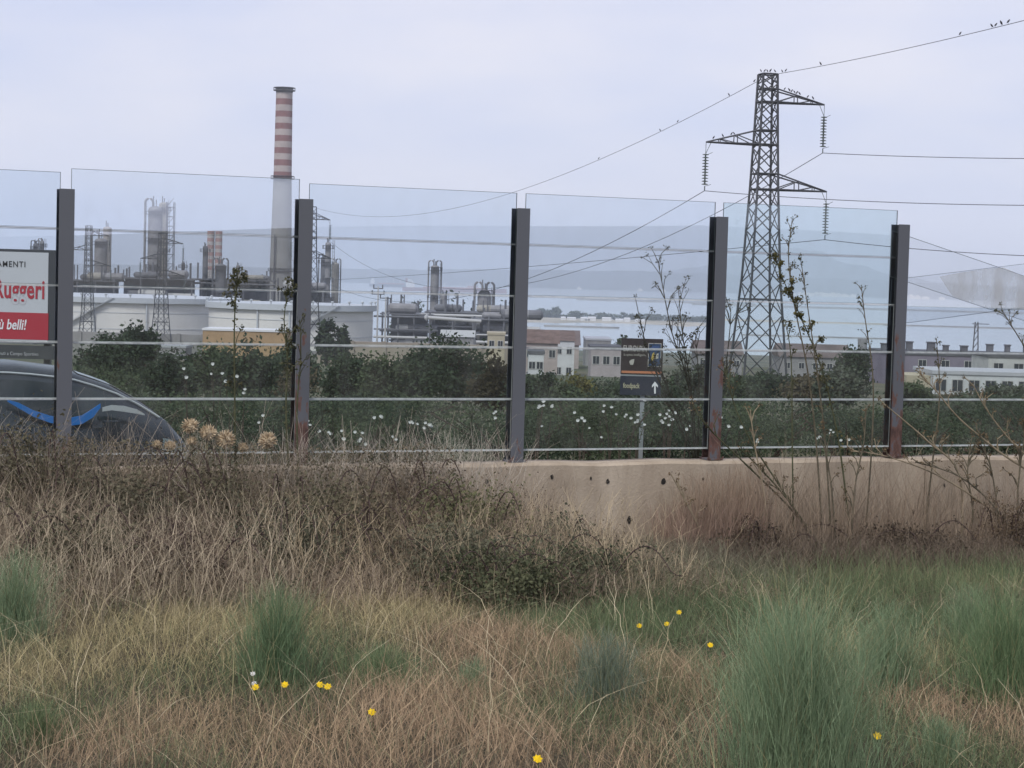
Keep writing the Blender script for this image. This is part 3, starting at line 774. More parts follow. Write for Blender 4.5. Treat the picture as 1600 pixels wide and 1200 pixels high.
# process units: steel frames with decks, drums and pipe runs
M_frame = mat('process_frame', (0.17, 0.17, 0.18), 0.7, .3, noise=.4, scale=.15)
M_pipew = mat('pale_pipe', (0.48, 0.47, 0.45), .5, .4)
def process_unit(x0, x1, ytop, Y, label, decks=3, depth=22, seed=1, vents=True, solid=True, pipes=3):
    rr = random.Random(seed); P0 = V(x0, ytop, Y); P1 = V(x1, ytop, Y); zt = (P0.z+P1.z)/2; xc = (P0.x+P1.x)/2; g = float(far_z(xc, Y))
    root = thing('process_unit', label, 'industrial plant', (xc, Y, g)); L = P1.x-P0.x; n = max(3, int(L/9))
    for q in range(n+1):
        x = P0.x+L*q/n; a = MB()
        for yy in (Y, Y+depth): a.bar((x, yy, g), (x, yy, zt-rr.uniform(0, 1.5)), .5)
        a.build('column_frame', M_frame, root)
    for d in range(decks):
        z = zt-1-d*(zt-g)/(decks+.6); a = MB(); a.box((P0.x-1, Y-.6, z-.45), (P1.x+1, Y+depth+.6, z)); a.build('deck', M_frame, root)
        for q in range(rr.randint(2, 4)):
            x = P0.x+rr.uniform(.05, .8)*L; ln = rr.uniform(6, 13); r_ = rr.uniform(1.0, 1.9)
            a = MB(); a.tube([(x, Y+4, z+r_), (x+.8, Y+4, z+r_), (x+ln, Y+4, z+r_), (x+ln+.8, Y+4, z+r_)], [r_*.45, r_, r_, r_*.45], 12); a.build('drum', rr.choice([M_col, M_frame, M_pipew, M_colcream]), root)
    if solid:
        a = MB(); a.box((P0.x+2, Y+depth*.6, g), (P1.x-2, Y+depth*.9, zt-.9)); a.build('equipment_housing', M_frame, root)
    for q in range(pipes):
        z = g+(zt-g)*rr.uniform(.3, .95); yy = Y-1-q*.8; a = MB()
        a.tube([(P0.x-3, yy, z), (P1.x+3, yy, z)], rr.uniform(.25, .55), 8); a.build('pipe_run', rr.choice([M_pipew, M_col, M_frame]), root)
    for q in range(n*3 if vents else 0):
        x = P0.x+L*rr.random(); a = MB(); h = rr.uniform(1.5, 6); yv = Y+rr.uniform(0, depth); a.tube([(x, yv, zt-1), (x, yv, zt+h)], rr.uniform(.2, .5), 6); a.build('vent_pipe', M_dark, root)
process_unit(92, 178, 434, 800, 'hazy pipework frame behind the wide tank, at its billboard end', seed=3)
process_unit(180, 300, 431, 815, 'dark steel process frame behind the lattice pylon and wide tank', seed=4, decks=4)
process_unit(302, 420, 433, 830, 'long dark process frame below the pale banded stack', seed=5, decks=3)
process_unit(425, 505, 448, 810, 'low pipework frame at the foot of the striped chimney', seed=6, decks=3)
process_unit(598, 672, 486, 690, 'low wide frame with pipe runs beside the smaller tank', seed=7, decks=3, depth=30)
process_unit(668, 800, 484, 700, 'wide dark pipe rack under the lone hooked column', seed=8, decks=4, depth=30, pipes=6)
process_unit(740, 812, 494, 640, 'green grey pipe rack below the squat domed vessel', seed=9, decks=3, depth=16)
a = MB(); A_ = V(663, 496, 600); B_ = V(752, 502, 600)
a.tube([A_, A_+Vector((.8, 0, 0)), A_+Vector((1.2, 0, 0)), B_], [.5, 1.2, .6, .55], 10)
pr = thing('transfer_pipe', 'thick white transfer pipe crossing the pipe racks', 'pipe', (A_.x, 600, float(far_z(A_.x, 600)))); a.build('pipe', M_pipew, pr)
for f in (.1, .5, .9):
    q = A_.lerp(B_, f); b_ = MB(); b_.bar((q.x, 600, float(far_z(q.x, 600))-.3), q, .4); b_.build('support', M_frame, pr)

# storage tanks
M_tank = mat('white_tank_paint', (0.74, 0.71, 0.65), 0.6, .3, col2=(0.64, 0.62, 0.58), scale=.05, stretch=(1, 1, .3))
M_tank2 = mat('tank_rim', (0.52, 0.54, 0.55), 0.6, .3)
M_rustrim = mat('tank_foot', (0.28, 0.27, 0.26), .9, .1)
def tank(pxc, ytop, rpx, Y, label, plates=30):
    k = F/Y; p = V(pxc, ytop, Y); r_ = rpx/k; yc = Y+r_; g = float(far_z(p.x, Y))-.2
    root = thing('storage_tank', label, 'tank', (p.x, yc, g)); H = p.z-g
    a = MB(); a.lathe((p.x, yc, g), [(r_, 1.2), (r_, H-1.5)], 96); a.build('shell', M_tank, root)
    a = MB(); a.lathe((p.x, yc, g), [(r_+.5, 0), (r_+.5, 1.2), (r_, 1.2)], 96); a.build('foot_ring', M_rustrim, root)
    a = MB(); a.lathe((p.x, yc, g), [(r_-.02, H-1.5), (r_+.9, H-1.5), (r_+.9, H-.1), (r_-.3, H-.1)], 96); a.build('wind_girder', M_tank2, root)
    for z in (H*.35, H*.68):
        a = MB(); a.lathe((p.x, yc, g), [(r_-.02, z), (r_+.10, z), (r_+.10, z+.12), (r_-.02, z+.12)], 96); a.build('stiffener', M_tank2, root)
    n = plates
    for q in range(n):
        an = -math.pi+math.pi*q/(n-1)
        x, yy = p.x+(r_+.5)*math.cos(an), yc+(r_+.5)*math.sin(an)
        a = MB(); a.lathe((x, yy, g+H-.1), [(.2, 0), (.2, .6), (.38, .7), (.38, .95), (.1, 1.05)], 8); a.build('roof_vent', M_tank2, root)
    # stair spiralling up the front
    a = MB(); a0 = -math.pi*.62
    for q in range(60):
        an = a0+q*.012*30/r_; z = g+H*q/60; c = Vector((p.x+(r_+.7)*math.cos(an), yc+(r_+.7)*math.sin(an), z)); tn = Vector((-math.sin(an), math.cos(an), 0)); nn_ = Vector((math.cos(an), math.sin(an), 0))
        a.obox(c, tn, nn_, UP, .35, .5, .05)
        if q % 4 == 0: a.bar(c+nn_*.5, c+nn_*.5+UP*1.2, .07)
    tag(a.build('stair', M_tank2, root), kind='stuff')
    for q in range(3):
        an = -math.pi*(.35+.12*q); x, yy = p.x+(r_+.35)*math.cos(an), yc+(r_+.35)*math.sin(an); a = MB(); a.tube([(x, yy, g), (x, yy, g+H-.2)], .22, 6); a.build('downpipe', M_tank2, root)
    return root
tank(128, 463, 212, 500, 'very wide white oil storage tank behind the lattice pylon', 19)
tank(440, 475, 133, 455, 'smaller white oil storage tank with rust streaks by the roof rim', 14)
M_bund = mat('bund_concrete', (0.30, 0.29, 0.27), .9, .1, noise=.3, scale=.1)
def long_wall(x0, x1, ytop, Y, label, M, th=1.0):
    A_ = V(x0, ytop, Y); B_ = V(x1, ytop+(x1-x0)*.028, Y); g = min(float(far_z(A_.x, Y)), float(far_z(B_.x, Y)))-.3
    a = MB(); a.box((A_.x, Y, g), (B_.x, Y+th, A_.z)); 
    for q in range(7): x = A_.x+(B_.x-A_.x)*q/6; a.box((x-.4, Y-.3, g), (x+.4, Y-.01, A_.z+.15))
    return a.single('bund_wall', M, label, 'wall')
long_wall(86, 318, 517, 400, 'long low grey bund wall in front of the widest tank', M_bund)
long_wall(500, 800, 532, 330, 'low buff retaining wall behind the dark trees below the smaller tank', mat('buff_wall', (.36, .31, .25), .9, .1, noise=.2, scale=.2))
M_ochre = mat('ochre_render', (0.40, 0.275, 0.15), .85, .2, noise=.15, scale=.5); M_whroof = mat('white_roof_trim', (0.68, 0.68, 0.66), .6, .3)

# ================================================================== BUILDINGS
M_win = mat('window_glass', (0.035, 0.04, 0.05), .15, .5); M_shut = mat('window_frame_paint', (0.45, 0.44, 0.42), .6, .3)
M_tile = mat('clay_tile', (0.19, 0.135, 0.115), .9, .1, noise=.35, scale=.8)
M_flat = mat('flat_roof_felt', (0.13, 0.13, 0.14), .9, .1, noise=.3, scale=.5)
def house(name, x0, x1, ytop, Y, depth, label, cat, wallM, roof='flat', rows=1, cols=3, roofM=None, wh=1.3, ww=1.0, chims=0, rot=0.0, door=False, base=None, parapet=.35, top_row=1.3):
    A_ = V(x0, ytop, Y); B_ = V(x1, ytop, Y); L = B_.x-A_.x; zt = A_.z-(x1-x0)*.014*Y/F; xc = (A_.x+B_.x)/2
    g = min(float(far_z(A_.x, Y)), float(far_z(B_.x, Y+depth)))-.2 if base is None else base
    root = thing(name, label, cat, (xc, Y, g)); H = zt-g
    a = MB(); a.box((A_.x, Y, g), (B_.x, Y+depth, zt-parapet)); a.build('wall', wallM, root)
    if roof == 'flat':
        a = MB(); a.box((A_.x-.12, Y-.12, zt-parapet), (B_.x+.12, Y+depth+.12, zt)); a.build('roof', roofM or M_flat, root)
    elif roof == 'gable':
        a = MB(); rh = L*.16; x0_, x1_ = A_.x-.3, B_.x+.3; yf, yb = Y-.3, Y+depth+.3; z0 = zt-parapet; ym = (yf+yb)/2
        rh = depth*.2
        a.add([(x0_, yf, z0), (x1_, yf, z0), (x1_, yb, z0), (x0_, yb, z0), (x0_, ym, z0+rh), (x1_, ym, z0+rh)], [(0, 1, 5, 4), (2, 3, 4, 5), (0, 4, 3), (1, 2, 5), (0, 3, 2, 1)]); a.build('roof', roofM or M_tile, root)
    elif roof == 'mono':
        a = MB(); z0 = zt-parapet; a.add([(A_.x-.2, Y-.2, z0), (B_.x+.2, Y-.2, z0), (B_.x+.2, Y+depth, z0+depth*.15), (A_.x-.2, Y+depth, z0+depth*.15), (A_.x-.2, Y+depth, z0), (B_.x+.2, Y+depth, z0)], [(0, 1, 2, 3), (0, 3, 4), (1, 5, 2), (3, 2, 5, 4), (0, 4, 5, 1)]); a.build('roof', roofM or M_tile, root)
    for r_ in range(rows):
        for c in range(cols):
            x = A_.x+L*(c+.5)/cols; z = zt-top_row-wh/2-r_*3.1
            if z-wh/2 < g+.2: continue
            a = MB(); a.box((x-ww/2-.08, Y-.06, z-wh/2-.08), (x+ww/2+.08, Y-.002, z+wh/2+.08)); wo = a.build('window', M_shut, root)
            a = MB(); a.box((x-ww/2, Y-.075, z-wh/2), (x-.03, Y-.062, z+wh/2)); sub(a.build('pane', M_win, wo))
            a = MB(); a.box((x+.03, Y-.075, z-wh/2), (x+ww/2, Y-.062, z+wh/2)); a.build('pane', M_win, wo)
    if door:
        a = MB(); a.box((A_.x+L*.12, Y-.05, g), (A_.x+L*.12+1.0, Y-.003, g+2.1)); a.build('door', M_dark, root)
    for c in range(chims):
        x = A_.x+L*(c+.4)/chims+random.uniform(-.6, .6); a = MB(); hh = random.uniform(.7, 1.2); wq = random.uniform(.3, .55); a.box((x-wq, Y+depth*.4, zt-.01), (x+wq, Y+depth*.4+.8, zt+hh)); a.box((x-wq-.1, Y+depth*.4-.1, zt+hh), (x+wq+.1, Y+depth*.4+.9, zt+hh+.15)); a.build('roof_tank' if c % 2 else 'chimney', M_dark, root)
    return root, (A_, B_, zt, g)
W_lil = mat('lilac_render', (0.24, 0.21, 0.26), .9, .1, noise=.2, scale=.3); W_white = mat('white_render', (0.60, 0.60, 0.60), .85, .2, noise=.15, scale=.6)
W_cream = mat('cream_render', (0.48, 0.42, 0.31), .9, .1, noise=.2, scale=.5); W_pink = mat('pinkish_render', (0.44, 0.37, 0.345), .9, .1, noise=.2, scale=.5)
W_grey = mat('grey_block', (0.30, 0.29, 0.29), .9, .1, noise=.25, scale=.4); W_brown = mat('brown_roof_sheet', (0.17, 0.135, 0.125), .9, .1, noise=.3, scale=.3)
house('apartment_block', 1388, 1640, 546, 260, 14, 'long lilac grey flat roofed block with chimneys behind the white house', 'building', W_lil, rows=1, cols=7, chims=8, top_row=1.0, wh=1.1)
rt2, (A_, B_, zt, g) = house('white_house', 1458, 1640, 576, 190, 9, 'white terraced house with dark windows and a balcony, behind shrubs', 'house', W_white, rows=2, cols=7, roofM=mat('grey_white_sheet', (.46, .46, .48), .7, .3), top_row=.9, wh=1.1)
a = MB(); a.box((A_.x-2.4, 191, g), (A_.x-.01, 198, zt-.6)); a.build('side_wall', W_cream, rt2)
a = MB(); a.box((A_.x, 188.9, zt-3.3), (B_.x, 189.9, zt-2.5)); a.build('balcony', W_white, rt2)
house('white_house', 1545, 1640, 552, 215, 8, 'tall white upper house with a single dark window behind the terrace', 'house', mat('off_white_render', (.54, .53, .51), .9, .1, noise=.15, scale=.6), rows=1, cols=3, top_row=1.0, wh=1.5)
house('house', 820, 872, 531, 270, 9, 'pinkish house with a clay tile roof in the middle distance', 'house', W_pink, roof='gable', rows=2, cols=3, wh=1.0, ww=.8)
house('house', 866, 898, 528, 290, 9, 'pale house with two bright gable walls beside the pinkish house', 'house', W_white, roof='mono', rows=2, cols=2, wh=1.0, ww=.7)
house('warehouse', 818, 905, 533, 330, 12, 'long low warehouse with a dull red brown roof behind the houses', 'building', W_pink, roof='gable', roofM=W_brown, rows=0)
house('house', 924, 972, 540, 250, 9, 'pinkish grey flat roofed house behind bare branches, beside the brown sign', 'house', mat('pink_grey_render', (.42, .37, .37), .9, .1, noise=.2, scale=.5), rows=2, cols=3, wh=1.0, ww=.8)
house('warehouse', 916, 955, 528, 360, 14, 'small pale grey shed between the pinkish houses', 'building', W_grey, roof='flat', roofM=mat('pale_sheet', (.4, .4, .42), .7, .3), rows=0)
house('house', 1090, 1160, 548, 300, 10, 'low grey brown house beside the foot of the tall pylon', 'house', W_grey, roof='gable', roofM=W_brown, rows=1, cols=4, wh=.9, ww=.8)
house('house', 1220, 1330, 552, 310, 10, 'long low grey house behind the tall pylon and dry stalks', 'house', W_grey, roof='gable', roofM=W_brown, rows=1, cols=5, wh=.9, ww=.8)
house('house', 826, 850, 548, 230, 6, 'small white block house in front of the pinkish house', 'house', W_white, rows=1, cols=2, wh=.8, ww=.7)
house('shed', 317, 446, 511, 290, 8, 'long ochre shed with a white roof edge below the smaller tank', 'building', M_ochre, roof='flat', roofM=M_whroof, rows=0, parapet=.3)
house('shed', 762, 789, 519, 300, 7, 'small cream pump house beside the pipe racks', 'building', W_cream, roof='flat', roofM=W_cream, rows=1, cols=2, wh=.8, ww=.7)
house('shed', 690, 740, 522, 360, 6, 'low pale shed under the pipe racks', 'building', W_grey, roof='gable', roofM=mat('pale_sheet2', (.42, .42, .4), .7, .3), rows=0)
house('shed', 180, 290, 536, 300, 6, 'low pale grey shed behind the dark trees by the bund wall', 'building', W_grey, roof='flat', roofM=mat('pale_sheet3', (.36, .37, .38), .7, .3), rows=1, cols=8, wh=.8, ww=.8)
# crenellated water tower
p = V(1348, 529, 420); g = float(far_z(p.x, 420)); root = thing('water_tower', 'small pale crenellated water tower on the skyline', 'tower', (p.x, 420, g)); H = p.z-g
a = MB(); a.lathe((p.x, 420, g), [(.8, 0), (.7, H-3), (1.05, H-2.2), (1.05, H-.6)], 16); a.build('shaft', W_grey, root)
for q in range(8):
    an = q*math.pi/4; a = MB(); a.obox((p.x+.95*math.cos(an), 420+.95*math.sin(an), g+H-.3), Vector((-math.sin(an), math.cos(an), 0)), Vector((math.cos(an), math.sin(an), 0)), UP, .2, .1, .3); a.build('merlon', W_grey, root)
# mast pair behind the lilac block
p = V(1526, 503, 300); g = float(far_z(p.x, 300)); root = thing('aerial_mast', 'thin lattice aerial mast rising behind the lilac block', 'mast', (p.x, 300, g))
for dx in (-.6, .6):
    a = MB(); a.bar((p.x+dx, 300, g), (p.x+dx*.35, 300, p.z), .14); a.build('upright', M_dark, root)
for q in range(9):
    z = g+(p.z-g)*q/9; f = 1-.65*q/9; a = MB(); a.bar((p.x-.6*f, 300, z), (p.x+.6*f*(.9), 300, z+(p.z-g)/9), .09); a.build('brace', M_dark, root)
a = MB(); a.bar((p.x-.7, 300, p.z-.3), (p.x+2, 300, p.z-.3), .08); a.build('crossbar', M_dark, root)
# utility poles beside the smaller tank
for px, yt in ((591, 448), (603, 464)):
    p = V(px, yt, 470); g = float(far_z(p.x, 470)); root = thing('utility_pole', 'tall pole with short cross arms by the smaller tank' if px < 600 else 'shorter plain pole with one cross arm by the smaller tank', 'pole', (p.x, 470, g))
    a = MB(); a.tube([(p.x, 470, g), (p.x, 470, p.z)], [.25, .16], 8); a.build('shaft', M_pipew, root)
    for dz, l in (((0.4, 1.2), (1.8, 1.6)) if px < 600 else ((.3, 1.5),)):
        a = MB(); a.bar((p.x-l, 470, p.z-dz), (p.x+l, 470, p.z-dz), .18); a.build('cross_arm', M_dark, root)
        for sx_ in (-1, 1): a = MB(); a.tube([(p.x+sx_*l*.9, 470, p.z-dz), (p.x+sx_*l*.9, 470, p.z-dz+.9)], .16, 6); a.build('insulator', M_dark, root)

# far town along the opposite shore: little blocks
for q, (px, hh) in enumerate([(1238, 9), (1250, 12), (1259, 16), (1268, 10), (1276, 14), (1284, 18), (1293, 12), (1302, 15), (1311, 11), (1320, 9), (1333, 10), (1405, 10), (1414, 14), (1424, 16), (1434, 12), (1446, 9), (1472, 8), (1000, 7), (1036, 8), (905, 7)]):
    Y = 9200; p = V(px, 460, Y); wq = random.uniform(9, 20); hz = hh*.7+5
    a = MB(); a.box((p.x-wq, Y-12, -1), (p.x+wq, Y+14, hz)); a.box((p.x-wq*.5, Y-6, hz), (p.x+wq*.3, Y+8, hz+random.uniform(2, 6)))
    a.single('building', mat('far_town_render', (.72, .66, .58), .9, .1), 'tiny pale building of the hazy town on the far shore', 'building', 'far town on the opposite shore')

# ================================================================== SHIPS
M_hullr = mat('hull_red', (0.24, 0.09, 0.085), .7, .3); M_hullg = mat('hull_grey', (0.10, 0.11, 0.14), .7, .3); M_sup = mat('ship_white', (.72, .70, .68), .6, .3); M_deck = mat('deck_red', (.35, .13, .10), .8, .2)
def ship(px0, px1, Y, label, hull, freeb=11, aft=0, sup_h=26, deckM=None):
    A_ = V(px0, 450, Y).x; B_ = V(px1, 450, Y).x; L = B_-A_; root = thing('tanker_ship', label, 'ship', ((A_+B_)/2, Y, 0)); wd = 22
    a = MB(); n = 12; P = []
    for i in range(n+1):
        f = i/n; hwid = wd*min(1, 5*min(f if aft else 1-f, 1)+.05)*min(1, 6*(1-f if aft else f)+.55); x = A_+L*f
        up = freeb*(1+.35*max(0, ((1-f) if aft else f)-.85)/.15)
        P += [(x, Y-hwid*.8, -2), (x, Y-hwid, up), (x, Y+hwid, up), (x, Y+hwid*.8, -2)]
    Fq = []
    for i in range(n):
        for j in range(3): Fq.append((i*4+j, (i+1)*4+j, (i+1)*4+j+1, i*4+j+1))
    Fq += [(0, 1, 2, 3), (n*4+3, n*4+2, n*4+1, n*4)]
    a.add(P, Fq); a.build('hull', hull, root)
    xs = B_-L*.13 if aft else A_+L*.07
    a = MB(); a.box((xs-L*.035, Y-16, freeb), (xs+L*.045, Y+16, freeb+sup_h*.6)); a.box((xs-L*.02, Y-13, freeb+sup_h*.6), (xs+L*.03, Y+13, freeb+sup_h*.85)); a.build('superstructure', M_sup, root)
    a = MB(); a.box((xs-L*.022, Y-19, freeb+sup_h*.85), (xs+L*.01, Y+19, freeb+sup_h)); a.build('bridge', M_sup, root)
    a = MB(); a.tube([(xs-L*.03, Y, freeb+sup_h*.6), (xs-L*.032, Y, freeb+sup_h*1.15)], 4, 8); a.build('funnel', hull, root)
    for f in (.4, .55, .7, .85):
        x = A_+L*(1-f if aft else f); a = MB(); a.tube([(x, Y, freeb), (x, Y, freeb+sup_h*.7)], .9, 6); a.bar((x, Y, freeb+sup_h*.5), (x+7, Y, freeb+sup_h*.75), .7); a.build('deck_crane', M_sup, root)
    a = MB(); a.box((A_+L*.2, Y-12, freeb), (B_-L*.2, Y+12, freeb+4)); a.build('deck_piping', deckM or M_deck, root)
ship(629, 792, 6300, 'long red hulled tanker anchored behind the lone hooked column', M_hullr)
ship(577, 645, 7600, 'smaller distant tanker anchored off the far shore', M_hullg, sup_h=24)
ship(725, 752, 7400, 'short white ship with reddish decks beyond the long tanker', M_sup, freeb=9, sup_h=20, aft=1)

# ================================================================== SIGNS
def lettering(s, size, M, parent, org, ax, up, align='RIGHT', bold=0.0, shear=0.0, sx=1.0, name='lettering', gap=1.0):
    c = bpy.data.curves.new(name, 'FONT'); c.body = s; c.size = size; c.align_x = align; c.offset = bold; c.shear = shear; c.space_character = gap; c.extrude = 0.004; c.resolution_u = 3
    o = bpy.data.objects.new('tmp_text', c); COL.objects.link(o)
    dg = bpy.context.evaluated_depsgraph_get(); dg.update()
    me = bpy.data.meshes.new_from_object(o.evaluated_get(dg)); me.name = name
    bpy.data.objects.remove(o); 
    nrm = ax.cross(up); Mx = Matrix((ax*sx, up, nrm)).transposed().to_4x4(); off = LOC[parent.name]
    Mx.translation = org-off
    me.transform(Mx); me.materials.clear(); me.materials.append(M)
    ob = bpy.data.objects.new(name, me); COL.objects.link(ob); ob.parent = parent
    return ob
M_frameg = mat('sign_frame', (0.045, 0.05, 0.055), .5, .4); M_poster = mat('poster_grey_white', (0.50, 0.52, 0.53), .5, .3); M_pred = mat('poster_red', (0.38, 0.035, 0.05), .5, .3)
M_pwhite = mat('print_white', (0.75, 0.75, 0.74), .5, .3); M_pblack = mat('print_black', (0.03, 0.032, 0.035), .5, .3)
YB = 48.0
AX = Vector((1, 0, 0)); UPV = UP
def bbp(px, py, dy=0.0): return V(px, py, YB+dy)
g = float(far_z(bbp(40, 560).x, YB))
bbroot = thing('billboard', 'dark framed billboard with red lettering on a pale poster beyond the road', 'billboard', (bbp(-60, 500).x, YB, g-.2))
def panel(name, x0, x1, y0, y1, M, dy0, dy1, parent, Yb):
    p0 = V(x1, y0, Yb); p1 = V(x1, y1, Yb); q0 = V(x0, y0+(x1-x0)*-.0, Yb)
    a = MB(); a.box((V(x0, y1, Yb).x, Yb+dy0, p1.z), (p0.x, Yb+dy1, p0.z)); return a.build(name, M, parent)
fr = panel('frame', -330, 87, 391, 538, M_frameg, .0, .22, bbroot, YB)
panel('poster', -320, 76, 395, 533.5, M_poster, -.012, -.001, bbroot, YB)
panel('red_band', -320, 76, 489.5, 531.5, M_pred, -.018, -.0125, bbroot, YB)
panel('name_board', -330, 84, 541, 562, M_frameg, .02, .12, bbroot, YB)
for px in (-250, -60, 70):
    a = MB(); p = bbp(px, 540); a.box((p.x-.08, YB+.225, g-.3), (p.x+.08, YB+.4, bbp(px, 400).z)); a.build('leg', M_frameg, bbroot)
lettering('ARREDAMENTI', .205, M_pblack, bbroot, bbp(40.5, 417.5)+Vector((0, -.02, 0)), AX, UPV, bold=.001, sx=.86, gap=1.2)
lettering('Ruggeri', .66, M_pred, bbroot, bbp(70.5, 466.5)+Vector((0, -.02, 0)), AX, UPV, bold=.014, sx=.615, gap=1.04)
lettering('più belli!', .36, M_pwhite, bbroot, bbp(41, 515)+Vector((0, -.025, 0)), AX, UPV, bold=.006, shear=.18, sx=.72)
lettering('5 Minuti a Campo Sportivo', .125, mat('print_grey', (.4, .41, .42), .5, .3), bbroot, bbp(60, 556)+Vector((0, .008, 0)), AX, UPV, sx=.86)

YS = 31.0
p = V(1004, 620, YS); g = float(far_z(p.x, YS))
sroot = thing('direction_sign', 'brown roadside advertising sign with an orange stripe on a grey pole', 'sign', (p.x, YS, g-.1))
M_brown = mat('sign_brown', (0.035, 0.026, 0.026), .5, .35); M_navy = mat('sign_navy', (0.02, 0.026, 0.042), .5, .35); M_orange = mat('sign_orange', (0.50, 0.20, 0.10), .5, .3); M_sblue = mat('sign_blue', (0.03, 0.06, 0.12), .5, .3); M_spole = mat('sign_pole', (0.26, 0.28, 0.29), .5, .4); M_cream2 = mat('sign_cream', (.42, .40, .35), .5, .3); M_yel = mat('sign_yellow', (.45, .33, .08), .5, .3)
def spanel(name, x0, x1, y0, y1, M, d0, d1, par=None): return panel(name, x0, x1, y0, y1, M, d0, d1, par or sroot, YS)
spanel('upper_board', 969.5, 1036.5, 530, 586.5, M_brown, 0, .03)
spanel('lower_board', 968.5, 1033, 589, 618.5, M_navy, 0, .03)
spanel('edge_trim', 1034.6, 1036.4, 531, 586, M_spole, -.006, -.001)
spanel('stripe', 971, 1033.5, 580.8, 584.3, M_orange, -.006, -.001)
spanel('lower_trim', 970, 1034, 586.8, 588.7, M_spole, .002, .02)
# outlined badge
for q, (x0, x1, y0, y1, M, d) in enumerate(((1012, 1033.6, 536.5, 573.5, M_cream2, -.004), (1013, 1032.6, 537.5, 572.5, M_sblue, -.007), (1015.5, 1030, 541, 547, mat('sign_blue2', (.05, .09, .2), .5, .3), -.010))):
    spanel('badge' if q else 'badge_border', x0, x1, y0, y1, M, d, d+.0025)
lettering('EUROSPIN', .135, M_cream2, sroot, V(1011, 549.5, YS)+Vector((0, -.006, 0)), AX, UPV, bold=.002, sx=.62)
lettering('la spesa intelligente', .055, M_cream2, sroot, V(1010, 556.5, YS)+Vector((0, -.006, 0)), AX, UPV, sx=.86)
lettering('foodpack', .115, mat('sign_pale_yellow', (.45, .42, .28), .5, .3), sroot, V(999, 606.5, YS)+Vector((0, -.006, 0)), AX, UPV, bold=.002, sx=.62)
def flat_poly(name, pts, M, parent, Yb, d=-.006):
    a = MB(); P = [V(x, y, Yb)+Vector((0, d, 0)) for x, y in pts]; Q = [p_+Vector((0, .004, 0)) for p_ in P]; n = len(P)
    a.add(P+Q, [tuple(range(n)), tuple(range(2*n-1, n-1, -1))]+[(k, (k+1) % n, n+(k+1) % n, n+k) for k in range(n)]); return a.build(name, M, parent)
flat_poly('arrow', [(1022, 615), (1022, 602.5), (1018.5, 605.5), (1018.8, 602), (1023.3, 596), (1027.8, 602), (1028, 605.5), (1024.6, 602.5), (1024.6, 615)], M_pwhite, sroot, YS)
flat_poly('emblem', [(983, 565), (986, 562), (991, 561), (990.5, 566), (989, 570), (985, 570)], M_cream2, sroot, YS)
flat_poly('badge_mark', [(1017, 563), (1019, 553), (1022, 550), (1023, 557), (1021, 563)], M_yel, sroot, YS, -.0125)
flat_poly('badge_mark', [(1023.5, 561), (1024, 553), (1029, 552), (1028.5, 560)], M_cream2, sroot, YS, -.0125)
a = MB(); a.box((V(1001.5, 600, YS).x, YS+.032, g-.3), (V(1008, 600, YS).x, YS+.09, V(1004, 535, YS).z)); a.build('pole', M_spole, sroot)
spanel('clamp', 1000, 1012, 622, 627, M_frameg, .02, .1); spanel('clamp_plate', 1005, 1010, 623.5, 627, M_pwhite, .010, .019)

# ================================================================== CAR
M_car = mat('dark_blue_grey_car_paint', (0.030, 0.036, 0.048), .25, .5); M_cgl = mat('car_window_glass', (0.035, 0.042, 0.05), .08, .5); M_tyre = mat('tyre_rubber', (.02, .02, .02), .9, .1); M_rim = mat('alloy_rim', (.35, .35, .36), .35, .5, metal=.8); M_blue = mat('blue_decal', (0.02, 0.17, 0.52), .4, .4); M_lamp = mat('headlamp_lens', (.22, .26, .27), .15, .5); M_silver = mat('silver_handle_and_highlight', (.5, .52, .53), .3, .5)
CS = 3.1; CL = 4.42
tt = -8.0
for _ in range(60):
    x_ = proj(fence(tt, CS-.8, E-2))[0]; tt += (316-x_)/150*.6
T0 = tt-CL; CZ = E-2.742
car = thing('car', 'dark blue grey car with a blue swoosh on its side, driving behind the fence', 'car', fence(T0+CL/2, CS, CZ))
C = lambda u, v, z: fence(T0+u, CS+v, CZ+z)
ST = [(0.0, .66, .62, .66, .58), (.06, .76, .85, .90, .64), (.22, .82, 1.02, 1.45, .60), (.5, .86, 1.06, 1.64, .60), (1.0, .87, 1.07, 1.71, .61), (1.8, .875, 1.07, 1.73, .62), (2.6, .875, 1.06, 1.71, .62), (3.1, .87, 1.06, 1.65, .61), (3.5, .865, 1.05, 1.52, .60), (3.85, .855, 1.03, 1.33, .62), (4.08, .84, 1.0, 1.16, .66), (4.22, .80, .92, 1.0, .66), (4.34, .75, .74, .82, .60), (4.42, .66, .52, .56, .55)]
def section(st):
    u, hw_, be, tp_, tw = st
    half = [(hw_*.90, .24), (hw_*.985, .36), (hw_, .62), (hw_*.985, be), (tw+(hw_*.98-tw)*.08, tp_-(tp_-be)*.08), (tw*.86, tp_), (tw*.4, tp_+.02)]
    return [(-v, z) for v, z in half]+[(v, z) for v, z in half[::-1]]
def st_at(u):
    us = [s_[0] for s_ in ST]; return tuple([u]+[float(np.interp(u, us, [s_[k] for s_ in ST])) for k in range(1, 5)])
us = sorted(set(list(np.linspace(0, 4.42, 46))+[s_[0] for s_ in ST]))
a = MB(); secs = [section(st_at(u)) for u in us]; n = len(secs[0])
a.add([C(u, v, z) for u, sec in zip(us, secs) for v, z in sec], [(i*n+j, (i+1)*n+j, (i+1)*n+(j+1) % n, i*n+(j+1) % n) for i in range(len(us)-1) for j in range(n)]+[tuple(range(n)), tuple((len(us)-1)*n+j for j in range(n))[::-1]])
a.build('body', M_car, car, True)
